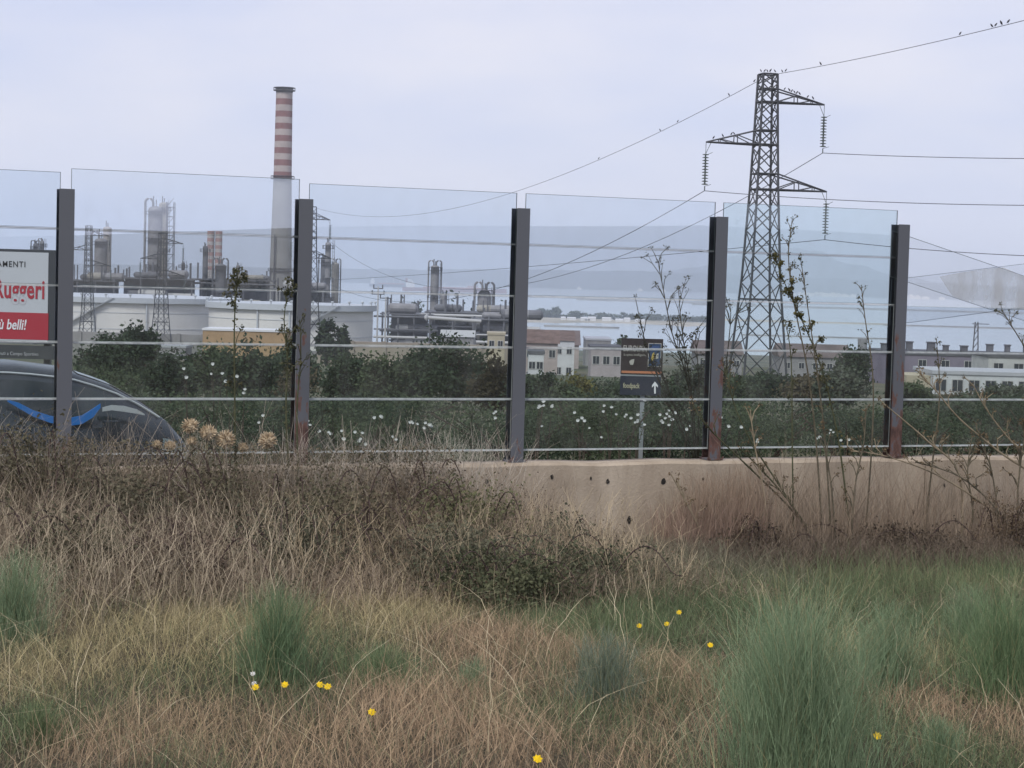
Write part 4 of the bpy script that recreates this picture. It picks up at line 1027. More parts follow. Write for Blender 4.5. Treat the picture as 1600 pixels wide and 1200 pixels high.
def side_pt(u, f, sg, off=.006):
    st = st_at(u); hw_, be, tp_, tw = st[1:]
    v0, z0 = hw_*.985, be; v1, z1 = tw+(hw_*.98-tw)*.08, tp_-(tp_-be)*.08
    return C(u, sg*(v0+(v1-v0)*f+off), z0+(z1-z0)*f)
for sg in (-1, 1):
    for (u0_, u1_) in ((.42, 1.05), (1.12, 2.02), (2.10, 2.98), (3.04, 3.55)):
        a = MB(); m_ = 8; P = []
        for i in range(m_+1):
            u = u0_+(u1_-u0_)*i/m_; P += [side_pt(u, .1, sg), side_pt(u, .86, sg)]
        a.add(P, [(2*i, 2*i+2, 2*i+3, 2*i+1) for i in range(m_)]); a.build('side_window', M_cgl, car)
    a = MB(); a.tube([side_pt(u, .97, sg, .004) for u in np.linspace(.35, 4.0, 18)], .012, 6); a.build('roof_highlight', M_silver, car)  # silver tube standing in for the highlight along the roofline
    for u in (1.45, 2.35):
        a = MB(); hw_ = st_at(u)[1]; a.tube([C(u-.09, sg*(hw_+.01), .93), C(u, sg*(hw_+.03), .94), C(u+.09, sg*(hw_+.01), .93)], .014, 6); a.build('door_handle', M_silver, car)
    for u in (.82, 3.62):
        wb = MB(); c = C(u, sg*.70, .31); P = []; 
        for (rr, vv) in ((.20, -.02), (.31, -.02), (.32, .02), (.32, .14), (.31, .18), (.20, .18)):
            P += [C(u+rr*math.cos(q*math.pi/12), sg*(.68+vv), .31+rr*math.sin(q*math.pi/12)) for q in range(24)]
        wb.add(P, [(i*24+q, i*24+(q+1) % 24, (i+1)*24+(q+1) % 24, (i+1)*24+q) for i in range(5) for q in range(24)])
        wo = wb.build('wheel', M_tyre, car, True)
        rm = MB(); P = [C(u+.2*math.cos(q*math.pi/12), sg*.845, .31+.2*math.sin(q*math.pi/12)) for q in range(24)]+[C(u, sg*.83, .31)]
        rm.add(P, [(q, (q+1) % 24, 24) for q in range(24)]); rm.build('rim', M_rim, wo)
    a = MB(); P = []
    for u in np.linspace(4.0, 4.34, 6):
        hw_, be, tp_ = st_at(u)[1:4]; P += [C(u, sg*(hw_+.008), be-.13), C(u, sg*(hw_*.985+.008), be-.01)]
    a.add(P, [(2*i, 2*i+2, 2*i+3, 2*i+1) for i in range(5)]); a.build('headlight', M_lamp, car)
    a = MB(); c = C(3.45, sg*1.0, 1.12); a.obox(c, FD, FNB, UP, .07, .1, .07); a.build('mirror', M_car, car)
for nm, rng_ in (('windscreen', (3.2, 4.02)), ('rear_window', (.12, .42))):
    a = MB(); P = []
    for u in np.linspace(*rng_, 6):
        st = st_at(u); P += [C(u, -st[4]*.82, st[3]+.012), C(u, -st[4]*.38, st[3]+.030), C(u, st[4]*.38, st[3]+.030), C(u, st[4]*.82, st[3]+.012)]
    a.add(P, [(4*i+j, 4*i+4+j, 4*i+5+j, 4*i+1+j) for i in range(5) for j in range(3)]); a.build(nm, M_cgl, car)
# blue swoosh along the doors
def on_side(px, py):
    d = ray(px, py); p0 = fence(0, CS-.884, 0)-EYE; return EYE+d*((p0.x*FNB.x+p0.y*FNB.y)/(d.x*FNB.x+d.y*FNB.y))
sw = [(12, 626, 3), (30, 634, 8), (52, 646, 9), (78, 655, 10), (104, 660, 11), (128, 656, 12), (146, 645, 12), (157, 634, 6)]
a = MB(); P = []
for x_, y_, w_ in sw: P += [on_side(x_, y_-w_*.55), on_side(x_, y_+w_*.55)]
P2 = [p_+FNB*.02 for p_ in P]; n = len(P)
a.add(P+P2, [(2*i, 2*i+1, 2*i+3, 2*i+2) for i in range(n//2-1)]+[(n+2*i, n+2*i+2, n+2*i+3, n+2*i+1) for i in range(n//2-1)]+[(2*i, 2*i+2, n+2*i+2, n+2*i) for i in range(n//2-1)]+[(2*i+1, n+2*i+1, n+2*i+3, 2*i+3) for i in range(n//2-1)]); a.build('blue_swoosh', M_blue, car)
a = MB(); P = []  # pale strip on the car side, just ahead of the blue swoosh
for x_, y_, w_ in [(160, 640, 6), (175, 637, 8), (195, 639, 9), (214, 643, 7), (226, 648, 2)]: P += [on_side(x_, y_-w_*.5), on_side(x_, y_+w_*.5)]
P2 = [p_+FNB*.02 for p_ in P]; n = len(P)
a.add(P+P2, [(2*i, 2*i+1, 2*i+3, 2*i+2) for i in range(n//2-1)]+[(2*i, 2*i+2, n+2*i+2, n+2*i) for i in range(n//2-1)]+[(2*i+1, n+2*i+1, n+2*i+3, 2*i+3) for i in range(n//2-1)]); a.build('pale_streak', M_silver, car)

# ================================================================== VEGETATION BEYOND THE WALL
PM = plant_mat(); 
def crown_geo(c, rx, ry, rz, n, leaf, c0, c1, clumps=26, spread=.34):
    d = RNG.normal(size=(clumps, 3)); d /= np.linalg.norm(d, axis=1, keepdims=True)
    rad = RNG.uniform(.35, .92, (clumps, 1)); cc = d*rad
    cc[:, 2] = np.where(cc[:, 2] < -.55, -.55*RNG.random(clumps), cc[:, 2])
    idx = RNG.integers(0, clumps, n); sp = RNG.uniform(.6, 1.25, clumps)[idx]*spread
    pts = cc[idx]+RNG.normal(size=(n, 3))*sp[:, None]*.6
    pts = pts*np.array([rx, ry, rz])+np.array(c)
    v, q = leaf_quads(pts, np.full(n, leaf))
    f = RNG.random((clumps, 1))[idx]*.65+RNG.random((n, 1))*.35
    col = np.array(c0)*(1-f)+np.array(c1)*f
    return v, q, np.repeat(col, 4, 0)
DK = ((.034, .050, .034), (.082, .108, .066)); OL = ((.07, .085, .06), (.14, .155, .115)); MD = ((.050, .068, .042), (.115, .14, .08))
BR = ((.08, .07, .045), (.15, .125, .08)); YG = ((.10, .10, .035), (.17, .15, .06))
M_bark = mat('bark', (.09, .07, .055), .95, .1, noise=.4, scale=6)
def tree(name, px, ytop, wpx, Y, label, cols, cat='tree', n=2600, leaf=None, low=0.0, group=None, clumps=26, spread=.34):
    k = F/Y; p = V(px, ytop, Y); g = float(far_z(p.x, Y)); H = max(.6, p.z-g); rx = wpx/2/k
    root = thing(name, label, cat, (p.x, Y, g-.05), group)
    zc = g+H*(low+(1-low)*.5); rz = H*(1-low)*.5
    a = MB(); lean = random.uniform(-.1, .1)*H; r0_ = max(.03, min(H*.035, .3))
    a.tube([(p.x, Y, g-.1), (p.x+lean*.4, Y, g+H*.35), (p.x+lean, Y, g+H*.75)], [r0_*1.3, r0_, r0_*.4], 7)
    for q in range(6):
        an = random.uniform(0, 6.28); z0 = g+H*random.uniform(.25, .5)
        a.tube([(p.x+lean*.5, Y, z0), (p.x+rx*.4*math.cos(an), Y+rx*.4*math.sin(an), z0+H*.2), (p.x+rx*.7*math.cos(an), Y+rx*.7*math.sin(an), z0+H*.33)], [r0_*.6, r0_*.4, r0_*.15], 5)
    a.build('trunk', M_bark, root)
    v, q, c = crown_geo((p.x, Y, zc), rx, rx*.85, rz, n, leaf or 7.5/k, cols[0], cols[1], clumps, spread)
    v[:, 2] = np.maximum(v[:, 2], g-.05)
    quads_obj('crown', v, q, c, PM, root, LOC[root.name])
    return root
# trees on the slope below the road
for (px, yt, w_, Y, lab, cols) in (
    (165, 524, 90, 95, 'low dark green tree beside the fence, in front of the bund wall', DK),
    (208, 508, 80, 98, 'dark rounded tree overlapping the foot of the widest tank', DK),
    (262, 545, 100, 80, 'spreading dark tree under the lattice pylon', DK),
    (330, 535, 110, 85, 'dark green tree below the ochre shed, beside the spreading tree', MD),
    (400, 540, 90, 80, 'dark bushy tree below the ochre shed and smaller tank', DK),
    (455, 532, 80, 95, 'dark tree by the rusty fence post below the smaller tank', DK),
    (512, 503, 34, 300, 'small round dark tree against the smaller tank wall', DK),
    (534, 514, 24, 300, 'low dark shrub against the smaller tank beside a round tree', DK),
    (545, 548, 90, 75, 'rounded very dark tree below the smaller tank', DK),
    (600, 560, 80, 70, 'mid green tree between the two darkest trees', MD),
    (655, 535, 80, 85, 'dark leafy tree below the low wide pipe frame', DK),
    (712, 528, 120, 82, 'broad very dark tree below the pipe racks', DK),
    (775, 560, 70, 75, 'dark reddish green tree beside the middle fence post', ((.04, .035, .025), (.08, .07, .04))),
    (840, 586, 90, 65, 'dark tree in front of the small white block house', DK),
    (905, 592, 70, 62, 'mixed yellow green shrub tree in front of the pinkish houses', YG),
    (880, 600, 60, 58, 'low brown green shrub in front of the pinkish houses', MD),
    (1000, 590, 120, 60, 'dark tree standing behind the brown sign', DK),
    (972, 527, 22, 330, 'small umbrella pine behind the brown sign', MD),
    (1085, 575, 70, 85, 'grey green tree beyond the bare shrub at the fence', OL),
    (1130, 590, 80, 110, 'dark scrubby tree at the foot of the tall pylon', MD),
    (1200, 588, 100, 135, 'dark scrub tree among the legs of the tall pylon', DK),
    (1265, 590, 80, 110, 'brown green scrub tree just beyond the tall pylon', BR),
    (1335, 548, 60, 140, 'dark upright tree below the crenellated tower', DK),
    (1310, 572, 70, 95, 'grey green scrub tree below the upright tree', OL),
    (1420, 596, 70, 90, 'green tree in front of the lilac block', MD),
    (1500, 614, 70, 75, 'olive grey tree in front of the white terraced house', OL),
    (1570, 604, 100, 80, 'large olive grey tree before the white terraced house', OL)):
    tree('tree', px, yt, w_, Y, lab, cols, n=5200 if Y < 200 else 1600)
# far trees on the plain by the water
for q, (px, yt, w_, Y) in enumerate(((705, 470, 40, 900), (735, 473, 40, 900), (775, 474, 40, 880), (800, 476, 30, 900), (625, 473, 40, 950), (650, 472, 50, 960))):
    tree('tree', px, yt, w_, Y, 'small hazy green tree among the refinery units near the water', MD, n=500, group='small trees among the refinery units')
for q, (px, yt, w_) in enumerate(((832, 487, 40), (862, 485, 26), (868, 480, 14), (900, 489, 50), (940, 490, 46), (985, 491, 50), (1020, 492, 40), (1060, 494, 46), (845, 484, 18), (1095, 495, 40))):
    Y = 2720; p = V(px, yt, Y); root = thing('tree', 'hazy dark wood tree on the low sand spit across the water', 'tree', (p.x, Y, 1.0), 'trees on the sand spit')
    k = F/Y; zt = max(p.z, 6); v, qd, c = crown_geo((p.x, Y, zt*.5+.5), w_/2/k, 14, zt*.55, 420, 5.0, *MD); v[:, 2] = np.maximum(v[:, 2], 1.0)
    quads_obj('crown', v, qd, c, PM, root, LOC[root.name]); a = MB(); a.tube([(p.x, Y, 0.5), (p.x, Y, zt*.6)], [.6, .3], 5); a.build('trunk', M_bark, root)
# salt works buildings on the spit
for px in (880, 893, 912, 918, 925, 948, 968, 980, 1000):
    Y = 2600; p = V(px, 500, Y); a = MB(); w_ = random.uniform(3, 8); h = random.uniform(3, 5.5); a.box((p.x-w_, Y, 0.5), (p.x+w_, Y+10, h)); a.add([(p.x-w_, Y-.3, h), (p.x+w_, Y-.3, h), (p.x+w_, Y+10.3, h), (p.x-w_, Y+10.3, h), (p.x-w_, Y+5, h+1.6), (p.x+w_, Y+5, h+1.6)], [(0, 1, 5, 4), (2, 3, 4, 5), (0, 4, 3), (1, 2, 5)])
    a.single('building', M_sup, 'tiny white building on the low sand spit across the water', 'building', 'buildings on the sand spit')

def near_what(px):
    for lim, w_ in ((60, 'behind the car'), (150, 'in front of the widest tank'), (300, 'below the lattice pylon at the widest tank'), (420, 'below the ochre shed'), (540, 'by the rusty fence post'), (650, 'below the smaller tank edge'), (760, 'below the pipe racks'), (900, 'below the pinkish house'), (1060, 'around the brown sign'), (1180, 'beside the bare stems'), (1260, 'below the tall pylon'), (1400, 'beside the end post'), (1500, 'below the lilac block')):
        if px < lim: return w_
    return 'below the white terraced house'
# roadside shrubs between the road and the slope: hide the ground right behind the wall
def shrub_at(tq, s_, h, wx, label, cols, n=2600, leaf=.055, group=None):
    p = fence(tq, s_, 0); g = float(far_z(p.x, p.y)); root = thing('shrub', label, 'shrub', (p.x, p.y, g-.05), group)
    a = MB()
    for q in range(7):
        an = random.uniform(0, 6.28); a.tube([(p.x, p.y, g-.1), (p.x+wx*.2*math.cos(an), p.y+wx*.2*math.sin(an), g+h*.4), (p.x+wx*.4*math.cos(an), p.y+wx*.4*math.sin(an), g+h*.8)], [.03, .02, .008], 5)
    a.build('stem', M_bark, root)
    v, q, c = crown_geo((p.x, p.y, g+h*.5), wx/2, wx/2.2, h*.52, n, leaf, cols[0], cols[1], 24, .36); v[:, 2] = np.maximum(v[:, 2], g-.05)
    quads_obj('foliage', v, q, c, PM, root, LOC[root.name])
rs = random.Random(5)
for k in range(24):
    tq = -13+k*1.35+rs.uniform(-.3, .3); s_ = rs.uniform(9.6, 11.2)+1.0; h = rs.uniform(.95, 1.35)
    shrub_at(tq, s_, h, rs.uniform(1.9, 2.5), 'low roadside hedge shrub across the road, '+near_what(proj(fence(tq, s_, E-2))[0]), (DK, DK, MD)[k % 3], group='low hedge shrubs beyond the road', n=4200)
for k in range(15):
    tq = -16+k*2.5+rs.uniform(-.5, .5); s_ = rs.uniform(14, 20); h = rs.uniform(.9, 1.35)
    shrub_at(tq, s_, h, rs.uniform(3.0, 4.0), 'wide dark shrub of the second hedge, '+near_what(proj(fence(tq, s_, E-2))[0]), (DK, MD)[k % 2], group='wide hedge shrubs beyond the road', n=4600, leaf=.075)
for k in range(18):
    tq = -24+k*4.0+rs.uniform(-.8, .8); s_ = rs.uniform(27, 42); h = rs.uniform(.7, 1.3)
    shrub_at(tq, s_, h, rs.uniform(4.5, 6.0), 'low scrub bush on the slope behind, '+near_what(proj(fence(tq, s_, E-3))[0]), (MD, OL, DK)[k % 3], group='scrub bushes on the slope', n=3800, leaf=.11)

for k in range(26):
    tq = -30+k*4.2+rs.uniform(-1.5, 1.5); s_ = rs.uniform(48, 115); h = rs.uniform(.9, 1.7)
    shrub_at(tq*(1+s_/60), s_, h, rs.uniform(6, 9), 'spreading scrub bush lower on the slope, '+near_what(proj(fence(tq*(1+s_/60), s_, E-6))[0]), (MD, BR, OL, DK)[k % 4], group='scrub bushes lower on the slope', n=3000, leaf=.17)
# white-flowered weeds on the far verge, seen through the glass
M_petal = mat('white_petals', (.60, .60, .57), .8, .1)
def flower_plant(px, py, s_, name, label, group, n=3, size=.035):
    d = ray(px, py); p0 = fence(0, s_, 0)-EYE; c = EYE+d*((p0.x*FNB.x+p0.y*FNB.y)/(d.x*FNB.x+d.y*FNB.y)); g = float(far_z(c.x, c.y))
    root = thing(name, label, 'flower', (c.x, c.y, g-.02), group)
    for q in range(n):
        h = Vector((c.x+random.uniform(-.12, .12), c.y+random.uniform(-.1, .1), c.z+random.uniform(-.08, .08)))
        a = MB(); a.tube([(c.x, c.y, g-.02), (c.x+(h.x-c.x)*.3, h.y, g+(h.z-g)*.6), h], [.006, .005, .003], 4); st = a.build('stem', M_bark, root)
        a = MB(); P = [h+UP*.01]; m_ = 8; rr = size*random.uniform(.75, 1.25)
        for w_ in range(m_):
            an = 2*math.pi*w_/m_; P.append(h+Vector((math.cos(an)*rr, -rr*.35, math.sin(an)*rr*.9))+Vector((random.uniform(-.006, .006), 0, 0)))
        P.append(h+Vector((0, rr*.4, -rr*.3)))
        a.add(P, [(0, 1+w_, 1+(w_+1) % m_) for w_ in range(m_)]+[(m_+1, 1+(w_+1) % m_, 1+w_) for w_ in range(m_)]); a.build('flower_head', M_petal, root)
for px, py, n in ((296, 583, 2), (338, 577, 3), (362, 594, 2), (380, 606, 2), (410, 655, 2), (505, 672, 3), (535, 676, 2), (560, 688, 2), (585, 653, 3), (568, 682, 3), (636, 662, 2), (655, 664, 3), (668, 663, 4), (610, 688, 2), (782, 651, 3), (842, 634, 3), (838, 640, 2), (858, 636, 2), (908, 651, 3), (913, 662, 2), (948, 687, 1), (955, 642, 4), (970, 640, 2), (985, 655, 4), (996, 659, 3), (1040, 655, 5), (1048, 662, 3), (1046, 650, 3), (1070, 668, 2), (1120, 655, 2), (1150, 668, 2), (1185, 683, 2), (1285, 679, 2), (1300, 673, 3), (1322, 680, 2), (858, 668, 1), (475, 660, 2), (450, 664, 2)):
    flower_plant(px, py, 8.9, 'white_flower', 'white flowers on a weed across the road, '+near_what(px), 'white flowers on the far verge', n=n, size=.024)

# ================================================================== VEGETATION ON THE NEAR SIDE
def plane_pt(px, py, s_):
    d = ray(px, py); p0 = fence(0, s_, 0)-EYE; return EYE+d*((p0.x*FNB.x+p0.y*FNB.y)/(d.x*FNB.x+d.y*FNB.y))
def ground_pt(px, py):
    """where the ray through a pixel meets the near ground"""
    d = ray(px, py); lo, hi = 2.0, 40.0
    f = lambda k: (EYE.z+d.z*k)-float(near_z(EYE.x+d.x*k, EYE.y+d.y*k))
    for _ in range(50):
        m_ = (lo+hi)/2
        if f(m_) > 0: lo = m_
        else: hi = m_
    return EYE+d*lo
def scatter(n, ymin=7.6, ymax=22.5, margin=.9):
    """random spots on the near ground inside what the view can reach, plus a margin"""
    out = []
    while sum(len(o) for o in out) < n:
        y = np.sqrt(RNG.uniform(ymin**2, ymax**2, n)); x = RNG.uniform(-1, 1, n)*(y*.268+margin)
        tt_, ss = ts(x, y); k = ss < -.2
        out.append(np.stack([x[k], y[k]], 1))
    p = np.concatenate(out)[:n]
    return np.column_stack([p, near_z(p[:, 0], p[:, 1])])
def vnoise(x, y, f, seed):
    return (np.sin(x*f+seed)*np.cos(y*f*1.13+seed*2.1)+.6*np.sin(x*f*2.3+y*f*1.1+seed*.7)+.4*np.cos(y*f*3.1-x*f*1.9+seed*1.3))/2
# patches of turf: picture position -> ground position, radius, strength
PATCH = {'tan': [(770, 1050, 130, 60), (640, 1110, 150, 60), (880, 1055, 60, 50), (1050, 1075, 100, 50), (1470, 1135, 130, 50), (1400, 1100, 70, 40), (350, 1120, 120, 40), (560, 1170, 150, 60), (1010, 1180, 110, 40), (160, 1170, 120, 40), (800, 1150, 100, 50), (1580, 1150, 60, 50)],
         'straw': [(230, 1020, 150, 50), (110, 1050, 90, 50), (320, 1060, 90, 40), (560, 900, 90, 60), (1350, 1020, 100, 40), (640, 950, 60, 60), (1540, 1020, 60, 30)],
         'green': [(540, 1045, 130, 30), (960, 1090, 120, 50), (1200, 975, 240, 35), (1480, 985, 150, 40), (60, 1150, 80, 40), (1250, 1100, 140, 90), (860, 1120, 80, 40), (440, 1085, 120, 30), (1090, 1030, 120, 40), (1560, 1050, 90, 50), (1010, 985, 100, 30), (1500, 1190, 80, 40), (260, 1085, 120, 25)]}
PW = {}
for kname, lst in PATCH.items():
    PW[kname] = [(ground_pt(px, py), rx) for px, py, rx, ry in lst]
    PW[kname] = []
    for px, py, rx, ry in lst:
        c = ground_pt(px, py); e = ground_pt(px+rx, py); f_ = ground_pt(px, py-ry); PW[kname].append((c.x, c.y, abs(e.x-c.x)+.05, abs(f_.y-c.y)+.1))
def pw(kname, x, y):
    z = np.zeros(len(x))
    for cx, cyy, rx, ry in PW[kname]: z = np.maximum(z, np.exp(-(((x-cx)/rx)**2+((y-cyy)/ry)**2)))
    return z
CT, CSW, CG, CD = np.array((.41, .30, .195)), np.array((.41, .35, .195)), np.array((.11, .15, .078)), np.array((.18, .158, .112))
def turf_cols(p):
    x, y = p[:, 0], p[:, 1]; j = RNG.normal(0, .10, len(x))
    a_, b_, g_ = pw('tan', x, y)+.25*vnoise(x, y, 2.1, 1)+j-.08, pw('straw', x, y)+.3*vnoise(x, y, 1.7, 4)+RNG.normal(0, .1, len(x)), 1.15*pw('green', x, y)+.42*vnoise(x, y, 2.6, 8)+.04+RNG.normal(0, .12, len(x))
    W_ = np.stack([np.clip(a_, 0, 1.2)**1.5, np.clip(b_, 0, 1.2)**1.5, np.clip(g_, 0, 1.2)**1.5, np.full(len(x), .15)], 1)
    W_ /= W_.sum(1, keepdims=True); u = RNG.random(len(x)); cw = np.cumsum(W_, 1); ch = (u[:, None] > cw).sum(1).clip(0, 3)
    base = np.stack([CT, CSW, CG, CD])
    col = base[ch]*.7+(W_@base)*.3
    return col*RNG.uniform(.6, 1.25, (len(x), 1)), ch
NP = plant_mat('grass_blade', .2)
parts = []
p = scatter(125000); col, ch = turf_cols(p); n = len(p)
h = RNG.uniform(.04, .16, n)*np.where(ch == 2, 1.2, 1.0)*np.where(ch == 3, .7, 1)*np.where(ch == 0, 1.3, 1)*(1+.5*vnoise(p[:, 0], p[:, 1], 1.3, 3)).clip(.5, 1.6)
v, q, _ = ribbons(p, h, RNG.uniform(.0025, .006, n), RNG.normal(0, .55, (n, 2)), 2)
parts.append((v, q, np.repeat(col, 6, 0)))
p = scatter(26000); col, ch = turf_cols(p); n = len(p); keep = RNG.random(n) < np.where(ch == 3, .4, .9); p, col, ch = p[keep], col[keep], ch[keep]; n = len(p)
h = RNG.uniform(.12, .32, n)*(1+.45*vnoise(p[:, 0], p[:, 1], 3.0, 6)); v, q, _ = ribbons(p, h, RNG.uniform(.0025, .0045, n), RNG.normal(0, .6, (n, 2)), 3); parts.append((v, q, np.repeat(col*1.1, 8, 0)))
# lying straw and thatch
p = scatter(15000); col, ch = turf_cols(p); n = len(p); p[:, 2] += RNG.uniform(.01, .07, n); v, q, _ = ribbons(p, RNG.uniform(.08, .26, n), RNG.uniform(.002, .004, n), RNG.normal(0, 2.4, (n, 2)), 2, curl=.7); parts.append((v, q, np.repeat(col*.95, 6, 0)))
p = scatter(900, 7.6, 15); n = len(p); v, q, P_ = ribbons(p, RNG.uniform(.25, .6, n), RNG.uniform(.003, .0048, n), RNG.normal(0, .75, (n, 2)), 6, tip=.4, curl=.1); parts.append((v, q, blade_cols(n, 6, (.40, .33, .2), (.56, .49, .34), .2)))
tag(quads_obj('grass', *cat_geo(parts), NP), 'mixed short dry and green grass covering the near ground', 'grass', kind='stuff')

# the heap of tall dry weeds against the wall
parts = []
def band(n, s0, s1, t0, t1):
    tq = RNG.uniform(t0, t1, n); sq = RNG.uniform(s0, s1, n)
    x = FP.x+FD.x*tq+FNB.x*sq; y = FP.y+FD.y*tq+FNB.y*sq
    return np.column_stack([x, y, near_z(x, y)]), tq, sq
p, tq, sq = band(27000, -4.0, -.22, -7.5, .95); n = len(p)
env = np.interp(tq, [-7.5, -1.2, -.4, .2, .95], [1.36, 1.30, 1.12, .75, .3])*np.interp(sq, [-4.0, -3.2, -2.2, -.9, -.2], [.26, .42, .68, .95, 1.0])
clump = .84+.22*vnoise(tq, sq, 3.1, 2)
h = env*clump*RNG.uniform(.5, 1.05, n)
cl = vnoise(tq, sq*1.3, 2.3, 5); lx = .35*vnoise(tq, sq, 1.9, 11)
v, q, P_ = ribbons(p, h, RNG.uniform(.0025, .006, n), RNG.normal(0, .34, (n, 2))+np.stack([lx, 0*lx], 1), 4, tip=.4)
f0 = np.clip(.5+.55*cl+RNG.normal(0, .28, n), 0, 1)[:, None]; gr = (np.clip(vnoise(tq, sq, 1.5, 21)+RNG.normal(0, .25, n)-.25, 0, 1))[:, None]
cc_ = (np.array((.15, .115, .09))*(1-f0)+np.array((.44, .36, .26))*f0)*(1-gr)+np.array((.15, .16, .09))*gr
parts.append((v, q, np.repeat(cc_*RNG.uniform(.75, 1.25, (n, 1)), 10, 0)))
p3, t3, s3 = band(9000, -.95, -.2, -7.5, -.9); n3 = len(p3); h3 = np.interp(t3, [-7.5, -1.8, -.9], [1.22, 1.14, .95])*RNG.uniform(.7, 1.06, n3)*(.93+.13*vnoise(t3, s3, 4.0, 3))
v, q, _ = ribbons(p3, h3, RNG.uniform(.003, .006, n3), RNG.normal(0, .2, (n3, 2)), 4, tip=.4); f0 = np.clip(.4+.5*vnoise(t3, s3*2, 3.3, 9)+RNG.normal(0, .25, n3), 0, 1)[:, None]
parts.append((v, q, np.repeat((np.array((.12, .105, .08))*(1-f0)+np.array((.38, .31, .23))*f0)*RNG.uniform(.75, 1.2, (n3, 1)), 10, 0)))
c3 = p3[RNG.choice(n3, 22000)]+np.column_stack([RNG.normal(0, .03, (22000, 2)), RNG.uniform(.5, 1.12, 22000)]); v, q = leaf_quads(c3, np.full(22000, .026)); f1 = RNG.random((22000, 1)); parts.append((v, q, np.repeat(np.array((.07, .07, .045))*(1-f1)+np.array((.2, .165, .115))*f1, 4, 0)))
# side branches of the dry weeds
k = RNG.choice(n, 11000); f_ = RNG.integers(2, 4, 11000); b_ = P_[k, f_]
v, q, P2_ = ribbons(b_, h[k]*RNG.uniform(.15, .38, 11000), np.full(11000, .0025), RNG.normal(0, .7, (11000, 2)), 2, tip=.5); parts.append((v, q, blade_cols(11000, 2, (.19, .15, .12), (.42, .35, .26), .3)))
# seed husks and shrivelled leaves
c_ = P_[RNG.choice(n, 26000), RNG.integers(1, 5, 26000)]+RNG.normal(0, .03, (26000, 3)); v, q = leaf_quads(c_, np.full(26000, .022)); f1 = RNG.random((26000, 1)); parts.append((v, q, np.repeat(np.array((.07, .06, .045))*(1-f1)+np.array((.20, .15, .10))*f1, 4, 0)))
tag(quads_obj('dry_weeds', *cat_geo(parts), NP), 'tangled heap of tall dry weeds leaning on the concrete wall', 'weeds', kind='stuff')

# tall dry grass stems standing free of the heap, golden and pale
parts = []
for (n, s0, s1, t0, t1, hmin, hmax, c0, c1, ln) in ((1100, -4.2, -2.0, -7, -3.2, .4, 1.0, (.42, .35, .25), (.56, .48, .35), .4), (900, -3.8, -1.4, -3.2, .2, .35, .95, (.40, .32, .21), (.52, .43, .29), .4), (700, -.8, -.25, -2.6, -.3, 1.0, 1.42, (.40, .36, .30), (.55, .50, .43), .26), (420, -.9, -.25, -7, -2.6, 1.05, 1.45, (.34, .29, .23), (.48, .42, .34), .28), (260, -1.6, -.3, -7, -.5, 1.1, 1.7, (.3, .25, .2), (.46, .4, .33), .6)):
    p, tq, sq = band(n, s0, s1, t0, t1); h = RNG.uniform(hmin, hmax, n); v, q, P_ = ribbons(p, h, RNG.uniform(.003, .0055, n), RNG.normal(0, ln, (n, 2)), 5, tip=.4); parts.append((v, q, blade_cols(n, 5, c0, c1, .15)))
    k = RNG.choice(n, n*2); b_ = P_[k, RNG.integers(2, 5, n*2)]; v, q, _ = ribbons(b_, h[k]*RNG.uniform(.12, .3, n*2), np.full(n*2, .003), RNG.normal(0, .6, (n*2, 2)), 2, tip=.5); parts.append((v, q, blade_cols(n*2, 2, c0, c1, .15)))
tag(quads_obj('tall_dry_grass', *cat_geo(parts), NP), 'pale tall dry grass stems standing out of the weed heap', 'grass', kind='stuff')

# right-hand dry growth before the bare stretch of wall
parts = []
def px_band(n, px0, px1, s0, s1):
    ta_, tb_ = ts(*plane_pt(px0, 800, -.6)[:2])[0], ts(*plane_pt(px1, 800, -.6)[:2])[0]
    return band(n, s0, s1, ta_, tb_)
for (n, a0, a1, s0, s1, hmin, hmax, c0, c1, ln) in (
        (2600, 1040, 1180, -.9, -.25, .25, .72, (.25, .175, .14), (.36, .265, .205), .16), (1100, 1075, 1200, -.8, -.25, .6, .98, (.26, .19, .14), (.36, .28, .21), .1),
        (2000, 1170, 1640, -1.0, -.25, .3, .95, (.16, .12, .09), (.38, .30, .22), .24), (420, 1190, 1640, -.9, -.25, .7, 1.15, (.2, .15, .11), (.40, .32, .24), .25), (260, 1100, 1640, -1.0, -.25, .9, 1.45, (.22, .17, .13), (.40, .33, .25), .35), (900, 660, 860, -1.2, -.25, .4, 1.0, (.20, .16, .12), (.40, .33, .25), .25),
        (11000, 980, 1650, -2.0, -.3, .14, .46, (.085, .07, .055), (.23, .185, .14), .6), (2600, 830, 1050, -1.6, -.25, .12, .42, (.13, .13, .09), (.28, .25, .18), .5),  # thatch at the wall foot, with shadow there darkened into its colour
        (3400, 640, 1060, -3.4, -1.3, .15, .45, (.11, .115, .08), (.25, .23, .16), .5)):
    p, tq, sq = px_band(n, a0, a1, s0, s1); h = RNG.uniform(hmin, hmax, n); v, q, P_ = ribbons(p, h, RNG.uniform(.0028, .0062, n), RNG.normal(0, ln, (n, 2)), 4, tip=.4); parts.append((v, q, blade_cols(n, 4, c0, c1, .25)))
    k = RNG.choice(n, n//2); b_ = P_[k, RNG.integers(2, 4, n//2)]; v, q, _ = ribbons(b_, h[k]*RNG.uniform(.12, .3, n//2), np.full(n//2, .0024), RNG.normal(0, .6, (n//2, 2)), 2, tip=.5); parts.append((v, q, blade_cols(n//2, 2, c0, c1, .25)))
tag(quads_obj('reddish_dry_brush', *cat_geo(parts), NP), 'thin reddish brown dry brush growing along the bare stretch of wall', 'weeds', kind='stuff')
